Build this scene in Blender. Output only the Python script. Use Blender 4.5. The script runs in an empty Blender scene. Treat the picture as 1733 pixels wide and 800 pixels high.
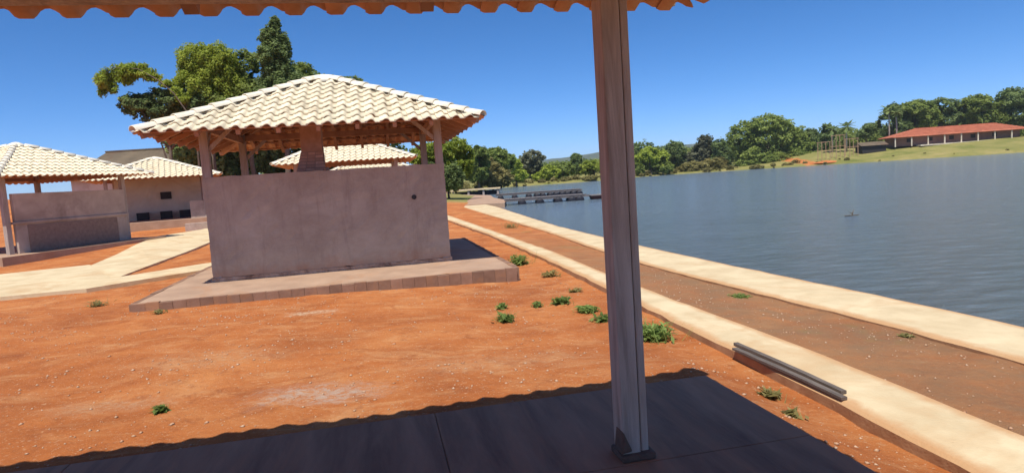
import bpy, bmesh, math, random
import numpy as np
from mathutils import Vector, Matrix, Euler

sc = bpy.context.scene
col = sc.collection
R = math.radians

# ------------------------------------------------------------------ camera
F_PX, PITCH, ROLL, CAMZ = 1078.66, 0.0902, 0.0666, 1.75
cp_, sp_ = math.cos(PITCH), math.sin(PITCH)
fwd = Vector((0, cp_, -sp_)); upv = Vector((0, sp_, cp_)); rt = Vector((1, 0, 0))
c_, s_ = math.cos(ROLL), math.sin(ROLL)
IR = c_ * rt - s_ * upv
IU = s_ * rt + c_ * upv
cam = bpy.data.cameras.new('camera')
cam.sensor_width = 36.0
cam.lens = 36.0 * F_PX / 1733.0
cam.clip_start = 0.05
cam.clip_end = 8000
cam_o = bpy.data.objects.new('camera', cam)
col.objects.link(cam_o)
m = Matrix.Identity(4)
for i in range(3):
    m[i][0] = IR[i]; m[i][1] = IU[i]; m[i][2] = -fwd[i]
m[2][3] = CAMZ
cam_o.matrix_world = m
sc.camera = cam_o

# ------------------------------------------------------------------ sky, sun, exposure
SUN = Vector((-0.103, -0.452, 1.0)).normalized()
world = bpy.data.worlds.new('World')
sc.world = world
world.use_nodes = True
wn = world.node_tree
bg = wn.nodes['Background']
sky = wn.nodes.new('ShaderNodeTexSky')
sky.sky_type = 'NISHITA'
sky.sun_disc = False
sky.sun_elevation = math.asin(SUN.z)
sky.sun_rotation = math.atan2(SUN.x, SUN.y)
sky.altitude = 600
sky.air_density = 0.45
sky.dust_density = 0.7
sky.ozone_density = 4.0
hs = wn.nodes.new('ShaderNodeHueSaturation')
hs.inputs['Saturation'].default_value = 1.28
wn.links.new(sky.outputs[0], hs.inputs['Color'])
wn.links.new(hs.outputs[0], bg.inputs[0])
bg.inputs[1].default_value = 0.15
sun = bpy.data.lights.new('sun', 'SUN')
sun.energy = 4.2
sun.angle = R(0.5)
sun.color = (1.0, 0.95, 0.86)
sun_o = bpy.data.objects.new('sun', sun)
col.objects.link(sun_o)
sun_o.location = (0, 0, 60)
sun_o.rotation_euler = SUN.to_track_quat('Z', 'Y').to_euler()
sc.view_settings.view_transform = 'Standard'
sc.view_settings.look = 'None'
sc.view_settings.exposure = 0.38
sc.view_settings.gamma = 1.0
sc.view_settings.use_curve_mapping = False
sc.cycles.use_denoising = True
sc.cycles.max_bounces = 6
sc.cycles.transparent_max_bounces = 4

rng = np.random.default_rng(7)
random.seed(7)

# ------------------------------------------------------------------ helpers
def tag(o, label=None, cat=None, group=None, kind=None):
    if label: o['label'] = label
    if cat: o['category'] = cat
    if group: o['group'] = group
    if kind: o['kind'] = kind
    return o

def empty(name, loc=(0, 0, 0), rz=0.0):
    o = bpy.data.objects.new(name, None)
    o.empty_display_size = 0.3
    col.objects.link(o)
    o.location = loc
    o.rotation_euler = (0, 0, rz)
    return o

def link(name, me, parent=None, mw=None):
    o = bpy.data.objects.new(name, me)
    col.objects.link(o)
    if parent is not None: o.parent = parent
    if mw is not None: o.matrix_local = mw
    return o

class MB:
    """collects verts / faces and links them as one mesh object"""
    def __init__(self): self.v = []; self.f = []; self.mi = []
    def add(self, vs, fs, mi=0):
        b = len(self.v)
        self.v += [tuple(p) for p in vs]
        self.f += [tuple(b + i for i in f) for f in fs]
        self.mi += [mi] * len(fs)
    def box(self, a, b, mi=0):
        x0, y0, z0 = a; x1, y1, z1 = b
        self.add([(x0,y0,z0),(x1,y0,z0),(x1,y1,z0),(x0,y1,z0),(x0,y0,z1),(x1,y0,z1),(x1,y1,z1),(x0,y1,z1)],
                 [(3,2,1,0),(4,5,6,7),(0,1,5,4),(1,2,6,5),(2,3,7,6),(3,0,4,7)], mi)
    def bar(self, p, q, w, h, up=(0,0,1), mi=0, w2=None, h2=None):
        p = Vector(p); q = Vector(q); d = (q - p).normalized()
        u = Vector(up); s = d.cross(u)
        if s.length < 1e-4: s = d.cross(Vector((1, 0, 0)))
        s.normalize(); u = s.cross(d)
        w2 = w2 or w; h2 = h2 or h
        vs = []
        for c, ww, hh in ((p, w, h), (q, w2, h2)):
            for a, b in ((-1,-1),(1,-1),(1,1),(-1,1)):
                vs.append(c + s * (a * ww / 2) + u * (b * hh / 2))
        self.add(vs, [(0,1,2,3),(7,6,5,4),(0,4,5,1),(1,5,6,2),(2,6,7,3),(3,7,4,0)], mi)
    def tube(self, pts, rad, n=7, mi=0, cap=True):
        pts = [Vector(p) for p in pts]
        rings = []
        for i, p in enumerate(pts):
            d = (pts[min(i+1, len(pts)-1)] - pts[max(i-1, 0)]).normalized()
            s = d.cross(Vector((0.13, 0.97, 0.21))).normalized(); u = s.cross(d)
            r = rad[i] if isinstance(rad, (list, tuple)) else rad
            rings.append([p + (s * math.cos(2*math.pi*k/n) + u * math.sin(2*math.pi*k/n)) * r for k in range(n)])
        vs = [p for ring in rings for p in ring]; fs = []
        for i in range(len(pts)-1):
            for k in range(n):
                fs.append((i*n+k, i*n+(k+1) % n, (i+1)*n+(k+1) % n, (i+1)*n+k))
        if cap:
            fs.append(tuple(range(n))[::-1]); fs.append(tuple((len(pts)-1)*n + k for k in range(n)))
        self.add(vs, fs, mi)
    def mesh(self, name, mats, smooth=False):
        me = bpy.data.meshes.new(name)
        me.from_pydata(self.v, [], self.f)
        for mt in (mats if isinstance(mats, (list, tuple)) else [mats]): me.materials.append(mt)
        if any(self.mi): me.polygons.foreach_set('material_index', self.mi)
        if smooth: me.polygons.foreach_set('use_smooth', [True] * len(me.polygons))
        me.update()
        return me
    def build(self, name, mats, parent=None, mw=None, smooth=False, bevel=0.0):
        o = link(name, self.mesh(name, mats, smooth), parent, mw)
        if bevel:
            b = o.modifiers.new('bevel', 'BEVEL'); b.width = bevel; b.segments = 2; b.limit_method = 'ANGLE'
        return o

def quad_mesh(name, verts, faces, mat, attr=None, smooth=False):
    """fast mesh from numpy arrays of equal sided faces"""
    me = bpy.data.meshes.new(name)
    k = faces.shape[1]
    me.vertices.add(len(verts)); me.vertices.foreach_set('co', np.ascontiguousarray(verts, dtype=np.float32).ravel())
    me.loops.add(faces.size); me.loops.foreach_set('vertex_index', np.ascontiguousarray(faces, dtype=np.int32).ravel())
    me.polygons.add(len(faces)); me.polygons.foreach_set('loop_start', np.arange(0, faces.size, k, dtype=np.int32))
    if attr is not None:
        a = me.attributes.new('tone', 'FLOAT', 'FACE'); a.data.foreach_set('value', np.ascontiguousarray(attr, dtype=np.float32))
    if smooth: me.polygons.foreach_set('use_smooth', np.ones(len(faces), dtype=bool))
    me.materials.append(mat)
    me.update(calc_edges=True)
    return me

# ------------------------------------------------------------------ materials
def new_mat(name):
    mt = bpy.data.materials.new(name); mt.use_nodes = True
    nt = mt.node_tree
    return mt, nt, nt.nodes['Principled BSDF']

def N(nt, typ, **kw):
    n = nt.nodes.new(typ)
    for k, v in kw.items():
        if k.startswith('_'): setattr(n, k[1:], v)
        else: n.inputs[k.replace('__', ' ')].default_value = v
    return n

def noise(nt, coord, scale, detail=5, rough=0.6, dist=0.0):
    n = N(nt, 'ShaderNodeTexNoise', Scale=scale, Detail=detail, Roughness=rough, Distortion=dist)
    nt.links.new(coord, n.inputs['Vector'])
    return n.outputs['Fac']

def ramp(nt, fac, stops):
    r = nt.nodes.new('ShaderNodeValToRGB')
    el = r.color_ramp.elements
    while len(el) < len(stops): el.new(0.5)
    for e, (p, c) in zip(el, stops):
        e.position = p; e.color = (*c, 1) if len(c) == 3 else c
    nt.links.new(fac, r.inputs[0])
    return r.outputs[0]

def mix(nt, fac, a, b, mode='MIX'):
    n = nt.nodes.new('ShaderNodeMix'); n.data_type = 'RGBA'; n.blend_type = mode
    for s, v in ((n.inputs['Factor'], fac), (n.inputs['A'], a), (n.inputs['B'], b)):
        if hasattr(v, 'is_output') or isinstance(v, bpy.types.NodeSocket): nt.links.new(v, s)
        elif isinstance(v, (tuple, list)): s.default_value = (*v, 1) if len(v) == 3 else v
        else: s.default_value = v
    for s in n.inputs:
        pass
    return [o for o in n.outputs if o.type == 'RGBA'][0]

def mixc(nt, fac, a, b, mode='MIX'):
    n = nt.nodes.new('ShaderNodeMix'); n.data_type = 'RGBA'; n.blend_type = mode
    ins = [n.inputs[0], n.inputs[6], n.inputs[7]]
    for s, v in zip(ins, (fac, a, b)):
        if isinstance(v, bpy.types.NodeSocket): nt.links.new(v, s)
        elif isinstance(v, (tuple, list)): s.default_value = (*v, 1) if len(v) == 3 else v
        else: s.default_value = v
    return n.outputs[2]

def bump(nt, bsdf, height, strength, dist):
    b = N(nt, 'ShaderNodeBump', Strength=strength, Distance=dist)
    nt.links.new(height, b.inputs['Height']); nt.links.new(b.outputs[0], bsdf.inputs['Normal'])

def coords(nt, which='Object'):
    return nt.nodes.new('ShaderNodeTexCoord').outputs[which]

def mapped(nt, co, scale):
    mp = nt.nodes.new('ShaderNodeMapping'); mp.inputs['Scale'].default_value = scale
    nt.links.new(co, mp.inputs['Vector'])
    return mp.outputs[0]

def surf(name, c1, c2, scale=4.0, rough=0.85, c3=None, bscale=60.0, bstr=0.3, bdist=0.01, objrand=0.0, detail=6, stretch=None, spec=0.3):
    """general weathered surface: two colour noise, optional stain colour, fine relief, per object tone"""
    mt, nt, b = new_mat(name)
    co = coords(nt)
    oi = nt.nodes.new('ShaderNodeObjectInfo')
    if objrand:
        add = nt.nodes.new('ShaderNodeVectorMath'); add.operation = 'ADD'
        cmb = nt.nodes.new('ShaderNodeCombineXYZ')
        mul = N(nt, 'ShaderNodeMath', _operation='MULTIPLY'); mul.inputs[1].default_value = 37.0
        nt.links.new(oi.outputs['Random'], mul.inputs[0]); nt.links.new(mul.outputs[0], cmb.inputs[0]); nt.links.new(mul.outputs[0], cmb.inputs[1])
        nt.links.new(co, add.inputs[0]); nt.links.new(cmb.outputs[0], add.inputs[1]); co = add.outputs[0]
    cs = mapped(nt, co, stretch) if stretch else co
    f = noise(nt, cs, scale, detail, 0.62, 0.3)
    c = ramp(nt, f, [(0.3, c1), (0.7, c2)])
    if c3:
        g = noise(nt, cs, scale * 0.37, 4, 0.7, 0.8)
        gm = ramp(nt, g, [(0.52, (0, 0, 0)), (0.72, (1, 1, 1))])
        c = mixc(nt, gm, c, c3)
    if objrand:
        hsv = N(nt, 'ShaderNodeHueSaturation')
        mr = N(nt, 'ShaderNodeMapRange'); mr.inputs['To Min'].default_value = 1 - objrand; mr.inputs['To Max'].default_value = 1 + objrand * 0.6
        nt.links.new(oi.outputs['Random'], mr.inputs['Value']); nt.links.new(mr.outputs[0], hsv.inputs['Value'])
        nt.links.new(c, hsv.inputs['Color']); c = hsv.outputs[0]
    nt.links.new(c, b.inputs['Base Color'])
    b.inputs['Roughness'].default_value = rough
    b.inputs['Specular IOR Level'].default_value = spec
    h = noise(nt, cs, bscale, 4, 0.65)
    bump(nt, b, h, bstr, bdist)
    return mt

M = {}
M['path'] = surf('dusty_concrete', (0.52, 0.40, 0.235), (0.70, 0.57, 0.36), 1.6, 0.9, (0.52, 0.34, 0.175), 40, 0.45, 0.012, detail=10)
def dusty_edges(mt):
    nt = mt.node_tree; b = nt.nodes['Principled BSDF']; src = b.inputs['Base Color'].links[0].from_socket
    at_ = N(nt, 'ShaderNodeAttribute', _attribute_name='edge'); co = coords(nt)
    ad = N(nt, 'ShaderNodeMath', _operation='MULTIPLY_ADD'); ad.inputs[1].default_value = 0.55
    nt.links.new(at_.outputs['Fac'], ad.inputs[0]); nt.links.new(noise(nt, co, 2.2, 9, 0.75, 0.6), ad.inputs[2])
    c = mixc(nt, ramp(nt, ad.outputs[0], [(0.62, (0, 0, 0)), (0.95, (0.8, 0.8, 0.8))]), src, (0.50, 0.27, 0.12))
    sp = ramp(nt, noise(nt, co, 21, 4, 0.75), [(0.66, (0, 0, 0)), (0.74, (0.4, 0.4, 0.4))])
    c = mixc(nt, sp, c, (0.36, 0.23, 0.13))
    nt.links.new(c, b.inputs['Base Color'])
dusty_edges(M['path'])
M['path_side'] = surf('muddy_path_edge', (0.33, 0.165, 0.08), (0.47, 0.28, 0.15), 3.0, 0.95, (0.28, 0.11, 0.045), 40, 0.5, 0.012)
M['slab'] = surf('reddish_concrete', (0.21, 0.11, 0.065), (0.44, 0.24, 0.14), 1.9, 0.75, (0.44, 0.21, 0.11), 50, 0.25, 0.006, stretch=(3.0, 0.45, 1), detail=9)  # dusty reddish concrete with long streaks
M['platform'] = surf('platform_concrete', (0.33, 0.215, 0.145), (0.46, 0.31, 0.21), 1.8, 0.9, (0.40, 0.21, 0.11), 45, 0.3, 0.008)
M['kerb_block'] = surf('muddy_kerb_block', (0.21, 0.115, 0.075), (0.31, 0.185, 0.125), 3.0, 0.95, (0.36, 0.18, 0.09), 50, 0.5, 0.012, objrand=0.22)
M['plaster'] = surf('grey_plaster', (0.36, 0.275, 0.225), (0.56, 0.445, 0.375), 1.3, 0.9, (0.29, 0.21, 0.17), 30, 0.3, 0.01)
def wall_mat():
    mt, nt, b = new_mat('worn_wall_plaster')
    co = coords(nt)
    f = noise(nt, co, 1.1, 10, 0.72, 0.5)
    c = ramp(nt, f, [(0.3, (0.36, 0.275, 0.215)), (0.52, (0.45, 0.36, 0.285)), (0.72, (0.54, 0.445, 0.36))])
    st = noise(nt, mapped(nt, co, (3.2, 3.2, 0.35)), 1.6, 8, 0.75, 0.4)       # run-off streaks
    c = mixc(nt, ramp(nt, st, [(0.52, (0, 0, 0)), (0.70, (0.6, 0.6, 0.6))]), c, (0.29, 0.215, 0.175))
    tw = noise(nt, mapped(nt, co, (1.0, 1.0, 2.2)), 7, 8, 0.8, 1.5)            # trowel marks
    c = mixc(nt, ramp(nt, tw, [(0.5, (0, 0, 0)), (0.72, (0.3, 0.3, 0.3))]), c, (0.55, 0.46, 0.385))
    sx = nt.nodes.new('ShaderNodeSeparateXYZ'); nt.links.new(co, sx.inputs[0])
    ad = N(nt, 'ShaderNodeMath', _operation='MULTIPLY_ADD'); ad.inputs[1].default_value = 0.9
    nt.links.new(noise(nt, co, 3.0, 8, 0.75), ad.inputs[0]); nt.links.new(sx.outputs['Z'], ad.inputs[2])
    c = mixc(nt, ramp(nt, ad.outputs[0], [(0.42, (0.65, 0.65, 0.65)), (0.75, (0, 0, 0))]), c, (0.40, 0.20, 0.12))   # red mud splashed up
    vo = N(nt, 'ShaderNodeTexVoronoi', _feature='DISTANCE_TO_EDGE', Scale=0.9)
    wob = nt.nodes.new('ShaderNodeVectorMath'); wob.operation = 'ADD'
    nz = N(nt, 'ShaderNodeTexNoise', Scale=2.5, Detail=6.0); nt.links.new(co, nz.inputs['Vector'])
    nt.links.new(co, wob.inputs[0]); nt.links.new(nz.outputs['Color'], wob.inputs[1]); nt.links.new(wob.outputs[0], vo.inputs['Vector'])
    c = mixc(nt, ramp(nt, vo.outputs['Distance'], [(0.0, (0.16, 0.16, 0.16)), (0.008, (0, 0, 0))]), c, (0.19, 0.135, 0.115))   # hairline cracks
    nt.links.new(c, b.inputs['Base Color']); b.inputs['Roughness'].default_value = 0.92; b.inputs['Specular IOR Level'].default_value = 0.2
    bump(nt, b, tw, 0.6, 0.012)
    return mt
M['wall_plaster'] = wall_mat()
M['plaster_pale'] = surf('pale_plaster', (0.56, 0.48, 0.37), (0.70, 0.62, 0.49), 1.1, 0.9, (0.48, 0.38, 0.27), 30, 0.3, 0.01)
M['rough_base'] = surf('rough_mortar', (0.36, 0.22, 0.15), (0.56, 0.42, 0.33), 9.0, 0.95, (0.2, 0.12, 0.09), 40, 0.8, 0.03)
M['tile_top'] = surf('cream_tile', (0.70, 0.60, 0.41), (0.82, 0.72, 0.52), 5.0, 0.7, (0.60, 0.47, 0.30), 70, 0.2, 0.004, objrand=0.17)
M['ridge_tile'] = surf('pale_ridge_tile', (0.76, 0.69, 0.54), (0.85, 0.79, 0.65), 5.0, 0.7, (0.64, 0.55, 0.40), 60, 0.25, 0.004, objrand=0.06)
M['terracotta'] = surf('raw_clay', (0.58, 0.30, 0.15), (0.72, 0.42, 0.24), 6.0, 0.85, (0.48, 0.23, 0.11), 60, 0.2, 0.004, objrand=0.14)
M['timber'] = surf('weathered_timber', (0.50, 0.38, 0.29), (0.75, 0.61, 0.49), 3.0, 0.8, (0.36, 0.26, 0.2), 34, 0.7, 0.01, stretch=(6, 6, 0.5), detail=10)
M['rafter'] = surf('red_brown_timber', (0.34, 0.175, 0.105), (0.50, 0.28, 0.175), 4.0, 0.8, None, 30, 0.4, 0.006, objrand=0.15)
M['post'] = surf('grey_post', (0.34, 0.27, 0.23), (0.48, 0.40, 0.35), 3.5, 0.85, (0.27, 0.2, 0.165), 30, 0.4, 0.006, stretch=(5, 5, 0.5))
M['brick'] = surf('soot_brick', (0.42, 0.245, 0.175), (0.58, 0.37, 0.28), 8.0, 0.9, None, 60, 0.4, 0.006, objrand=0.2)
M['mortar'] = surf('mortar', (0.22, 0.15, 0.12), (0.31, 0.22, 0.18), 8.0, 0.95)
M['footing'] = surf('dark_footing', (0.13, 0.085, 0.062), (0.20, 0.13, 0.095), 9.0, 0.95, (0.26, 0.15, 0.095), 50, 0.8, 0.02)  # footing colour darker than the floor slab
M['board'] = surf('grey_board', (0.09, 0.072, 0.06), (0.19, 0.155, 0.13), 4.0, 0.85, None, 40, 0.5, 0.006, stretch=(1, 14, 14))
M['dock_deck'] = surf('grey_dock', (0.12, 0.105, 0.10), (0.20, 0.175, 0.165), 2.0, 0.8, None, 30, 0.2, 0.01)
M['float'] = surf('black_float', (0.012, 0.013, 0.02), (0.03, 0.03, 0.04), 4.0, 0.5)
M['red_dock'] = surf('dark_red_hull', (0.09, 0.03, 0.028), (0.14, 0.05, 0.045), 4.0, 0.7)
M['white_wall'] = surf('limewash', (0.66, 0.6, 0.5), (0.76, 0.71, 0.62), 2.0, 0.9)
M['barn_roof'] = surf('old_brown_roof', (0.10, 0.078, 0.052), (0.165, 0.125, 0.08), 0.8, 0.9, (0.13, 0.07, 0.045), 6, 0.4, 0.05, stretch=(1, 1, 1))
M['red_roof'] = surf('red_clay_roof', (0.36, 0.105, 0.055), (0.5, 0.17, 0.095), 0.7, 0.85, (0.30, 0.10, 0.06), 5, 0.4, 0.05)
M['house_wall'] = surf('brown_house_wall', (0.24, 0.13, 0.10), (0.34, 0.2, 0.15), 0.6, 0.9)  # plain brown wall colour of the house
M['dark'] = surf('dark_iron', (0.02, 0.018, 0.018), (0.045, 0.04, 0.038), 4.0, 0.6)
M['new_wood'] = surf('raw_poles', (0.36, 0.22, 0.13), (0.48, 0.31, 0.19), 3.0, 0.85)
M['bark'] = surf('bark', (0.10, 0.075, 0.055), (0.2, 0.155, 0.115), 3.0, 0.95, None, 14, 0.8, 0.05, stretch=(1, 1, 0.3))
M['palm_bark'] = surf('pale_palm_bark', (0.30, 0.26, 0.21), (0.42, 0.37, 0.3), 3.0, 0.95)
M['pebble'] = surf('pale_pebble', (0.42, 0.24, 0.13), (0.60, 0.44, 0.31), 3.0, 0.9, (0.36, 0.14, 0.06), 40, 0.2, 0.004)

def leaf_mat(name, dark, light, trans=0.5):
    mt, nt, b = new_mat(name)
    at_ = N(nt, 'ShaderNodeAttribute', _attribute_name='tone')
    oi = nt.nodes.new('ShaderNodeObjectInfo')
    c = ramp(nt, at_.outputs['Fac'], [(0.0, dark), (1.0, light)])
    hsv = N(nt, 'ShaderNodeHueSaturation')
    mr = N(nt, 'ShaderNodeMapRange'); mr.inputs['To Min'].default_value = 0.88; mr.inputs['To Max'].default_value = 1.12
    nt.links.new(oi.outputs['Random'], mr.inputs['Value']); nt.links.new(mr.outputs[0], hsv.inputs['Value'])
    nt.links.new(c, hsv.inputs['Color']); c = hsv.outputs[0]
    nt.links.new(c, b.inputs['Base Color'])
    b.inputs['Roughness'].default_value = 0.6
    b.inputs['Specular IOR Level'].default_value = 0.2
    tr = nt.nodes.new('ShaderNodeBsdfTranslucent'); nt.links.new(c, tr.inputs[0])
    ms = nt.nodes.new('ShaderNodeMixShader'); ms.inputs[0].default_value = trans
    nt.links.new(b.outputs[0], ms.inputs[1]); nt.links.new(tr.outputs[0], ms.inputs[2])
    nt.links.new(ms.outputs[0], nt.nodes['Material Output'].inputs[0])
    return mt

M['leaf_dark'] = leaf_mat('dark_leaves', (0.115, 0.17, 0.06), (0.32, 0.40, 0.145))
M['leaf_mid'] = leaf_mat('mid_leaves', (0.15, 0.205, 0.045), (0.38, 0.45, 0.12))
M['leaf_bright'] = leaf_mat('bright_leaves', (0.20, 0.27, 0.03), (0.50, 0.56, 0.10))
M['leaf_olive'] = leaf_mat('olive_leaves', (0.17, 0.16, 0.05), (0.40, 0.35, 0.14))
M['leaf_grey'] = leaf_mat('grey_green_leaves', (0.12, 0.13, 0.075), (0.30, 0.31, 0.19))
M['leaf_weed'] = leaf_mat('weed_leaves', (0.10, 0.16, 0.035), (0.32, 0.42, 0.12))

# dirt + bank grass
def ground_mat():
    mt, nt, b = new_mat('red_earth')
    co = coords(nt)
    f1 = noise(nt, co, 0.55, 8, 0.66, 0.6)
    c = ramp(nt, f1, [(0.30, (0.30, 0.087, 0.026)), (0.5, (0.445, 0.142, 0.04)), (0.68, (0.54, 0.21, 0.068))])
    # sandy wash streaks, stretched along the slabs
    f2 = noise(nt, mapped(nt, co, (0.55, 1.2, 1)), 1.7, 9, 0.76, 1.0)
    c = mixc(nt, ramp(nt, f2, [(0.50, (0, 0, 0)), (0.70, (0.7, 0.7, 0.7))]), c, (0.61, 0.32, 0.14))
    # red damp patches
    f3 = noise(nt, co, 2.6, 8, 0.76, 0.4)
    c = mixc(nt, ramp(nt, f3, [(0.53, (0, 0, 0)), (0.66, (0.7, 0.7, 0.7))]), c, (0.29, 0.085, 0.028))
    # clods and grit in several sizes
    for sc_, lo_, hi_, am_, cl_ in ((11, 0.62, 0.70, 0.4, (0.30, 0.09, 0.032)), (16, 0.62, 0.70, 0.6, (0.58, 0.33, 0.17)), (34, 0.60, 0.70, 0.6, (0.62, 0.42, 0.26)),
                                    (47, 0.62, 0.72, 0.45, (0.24, 0.07, 0.028)), (80, 0.60, 0.72, 0.5, (0.60, 0.36, 0.2))):
        c = mixc(nt, ramp(nt, noise(nt, co, sc_, 3, 0.7, 0.3), [(lo_, (0, 0, 0)), (hi_, (am_, am_, am_))]), c, cl_)
    # spilled cement patches
    geo = nt.nodes.new('ShaderNodeNewGeometry')
    def patch(cx, cy, rx, ry, colr, amt):
        sub = nt.nodes.new('ShaderNodeVectorMath'); sub.operation = 'SUBTRACT'; sub.inputs[1].default_value = (cx, cy, 0)
        nt.links.new(geo.outputs['Position'], sub.inputs[0])
        scl = nt.nodes.new('ShaderNodeVectorMath'); scl.operation = 'MULTIPLY'; scl.inputs[1].default_value = (1 / rx, 1 / ry, 0)
        nt.links.new(sub.outputs[0], scl.inputs[0])
        ln = nt.nodes.new('ShaderNodeVectorMath'); ln.operation = 'LENGTH'; nt.links.new(scl.outputs[0], ln.inputs[0])
        ad = N(nt, 'ShaderNodeMath', _operation='ADD')
        nz = N(nt, 'ShaderNodeMapRange'); nz.inputs['To Min'].default_value = -0.9; nz.inputs['To Max'].default_value = 0.9
        nt.links.new(noise(nt, co, 3.5, 6, 0.75), nz.inputs['Value'])
        nt.links.new(ln.outputs['Value'], ad.inputs[0]); nt.links.new(nz.outputs[0], ad.inputs[1])
        mm = ramp(nt, ad.outputs[0], [(0.35, (amt, amt, amt)), (1.0, (0, 0, 0))])
        br = ramp(nt, noise(nt, co, 13, 6, 0.8, 0.6), [(0.44, (0.12, 0.12, 0.12)), (0.58, (1, 1, 1))])
        return mixc(nt, 1.0, mm, br, 'MULTIPLY'), colr
    for a in ((-1.75, 5.35, 0.75, 0.42, (0.47, 0.37, 0.29), 0.8), (-2.95, 9.1, 0.5, 0.24, (0.62, 0.46, 0.3), 0.85),
              (-3.3, 6.8, 1.2, 0.5, (0.5, 0.29, 0.15), 0.5), (-0.2, 6.1, 1.3, 0.5, (0.5, 0.30, 0.16), 0.45), (-3.6, 5.4, 0.7, 0.3, (0.5, 0.33, 0.2), 0.5)):
        mm, colr = patch(*a)
        c = mixc(nt, mm, c, colr)
    sa_ = N(nt, 'ShaderNodeAttribute', _attribute_name='soil')
    sm = N(nt, 'ShaderNodeMath', _operation='MULTIPLY'); nt.links.new(sa_.outputs['Fac'], sm.inputs[0])
    nt.links.new(ramp(nt, noise(nt, co, 1.7, 6, 0.7, 0.5), [(0.3, (0.95, 0.95, 0.95)), (0.72, (0.35, 0.35, 0.35))]), sm.inputs[1])
    c = mixc(nt, sm.outputs[0], c, (0.25, 0.155, 0.085))
    # grass cover (attribute painted from where grass grows)
    ga = N(nt, 'ShaderNodeAttribute', _attribute_name='grass')
    g1 = noise(nt, co, 0.12, 6, 0.7)
    gc = ramp(nt, g1, [(0.3, (0.13, 0.15, 0.035)), (0.55, (0.25, 0.225, 0.075)), (0.75, (0.36, 0.28, 0.12))])
    gn = noise(nt, co, 0.35, 5, 0.7)
    gadd = N(nt, 'ShaderNodeMath', _operation='ADD'); nt.links.new(ga.outputs['Fac'], gadd.inputs[0]); nt.links.new(gn, gadd.inputs[1])
    c = mixc(nt, ramp(nt, gadd.outputs[0], [(0.72, (0, 0, 0)), (0.92, (1, 1, 1))]), c, gc)
    nt.links.new(c, b.inputs['Base Color'])
    b.inputs['Roughness'].default_value = 0.95
    b.inputs['Specular IOR Level'].default_value = 0.15
    h1 = noise(nt, co, 7, 10, 0.78)
    bump(nt, b, h1, 0.8, 0.05)
    return mt
M['earth'] = ground_mat()

def water_mat():
    mt, nt, b = new_mat('lake_water')
    co = coords(nt)
    b.inputs['Base Color'].default_value = (0.15, 0.20, 0.245, 1)
    b.inputs['Roughness'].default_value = 0.12
    b.inputs['IOR'].default_value = 1.33
    a = noise(nt, mapped(nt, co, (0.7, 1.3, 1)), 2.2, 8, 0.7, 0.9)
    h2 = noise(nt, mapped(nt, co, (0.6, 1.1, 1)), 0.22, 3, 0.5)
    ad = N(nt, 'ShaderNodeMath', _operation='MULTIPLY_ADD'); ad.inputs[1].default_value = 2.2
    nt.links.new(h2, ad.inputs[0]); nt.links.new(a, ad.inputs[2])
    bump(nt, b, ad.outputs[0], 1.0, 0.32)
    return mt
M['water'] = water_mat()

# ------------------------------------------------------------------ curves of the paths (plan coordinates)
def smooth_curve(ks, vs):
    ks = np.array(ks, float); vs = np.array(vs, float)
    dy = np.arange(ks[0], ks[-1] + 0.01, 0.5)
    x = np.interp(dy, ks, vs)
    for _ in range(3):
        xx = x.copy(); xx[2:-2] = (x[:-4] + x[1:-3] + x[2:-2] + x[3:-1] + x[4:]) / 5; x = xx
    return lambda y: np.interp(y, dy, x)
IN_L = smooth_curve([-30, -6, 0, 3.6, 4.65, 6.1, 7.3, 10.5, 13.75, 20.5, 30.2, 36, 50], [4.6, 3.1, 2.75, 2.42, 2.27, 2.0, 1.78, 1.26, 0.66, -0.68, -2.95, -4.4, -8])
IN_R = smooth_curve([-30, -6, 0, 4.4, 5.3, 6.2, 9.4, 10.95, 14.5, 19.1, 28, 35.8, 50], [5.3, 3.8, 3.45, 2.98, 2.83, 2.62, 1.92, 1.62, 1.02, 0.02, -1.9, -3.6, -7.1])
OUT_L = smooth_curve([-30, -6, 0, 6.3, 7.3, 8.9, 12.7, 14.9, 21.8, 33.8, 48.3, 60], [7.2, 5.6, 5.1, 4.2, 3.95, 3.47, 2.55, 2.17, 1.15, -1.1, -3.7, -6])
OUT_R = smooth_curve([-30, -6, 0, 7.5, 9.2, 11.5, 15.8, 18.3, 23.6, 34.4, 43.3, 50, 60], [8.6, 7.0, 6.4, 4.98, 4.62, 4.02, 3.14, 2.66, 1.7, 0.3, -0.8, -1.9, -4])
WATER_Z = -0.45
YS = np.arange(-30, 48.01, 0.75)
lake = [(float(OUT_R(y)) - 0.12, y) for y in YS] + [(-1.9, 50), (-3.0, 62), (-3.2, 80), (-5.5, 92), (-8.0, 108), (-7, 123), (-5, 145), (-2.2, 165), (4, 169), (11, 171),
        (25, 174), (33, 186), (40.7, 205), (54, 211), (68.3, 209), (87, 200), (100, 193), (112, 188), (123, 184), (133, 179), (142.6, 176.5),
        (165, 160), (210, 120), (240, 40), (220, -60), (120, -110), (20, -100), (9, -60)]
LK = np.array(lake)

def lake_sd(P):
    """signed distance to the lake edge, positive on land"""
    A = LK; B = np.roll(LK, -1, 0)
    best = np.full(len(P), 1e9); inside = np.zeros(len(P), bool)
    for a, b in zip(A, B):
        d = b - a; t = np.clip(((P - a) @ d) / (d @ d), 0, 1)
        q = P - a - t[:, None] * d
        best = np.minimum(best, np.hypot(q[:, 0], q[:, 1]))
        cond = (a[1] > P[:, 1]) != (b[1] > P[:, 1])
        with np.errstate(divide='ignore', invalid='ignore'):
            xi = a[0] + (P[:, 1] - a[1]) / (b[1] - a[1]) * (b[0] - a[0])
        inside ^= cond & (P[:, 0] < xi)
    return np.where(inside, -best, best)

def sstep(a, b, x):
    t = np.clip((x - a) / (b - a), 0, 1); return t * t * (3 - 2 * t)

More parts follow.
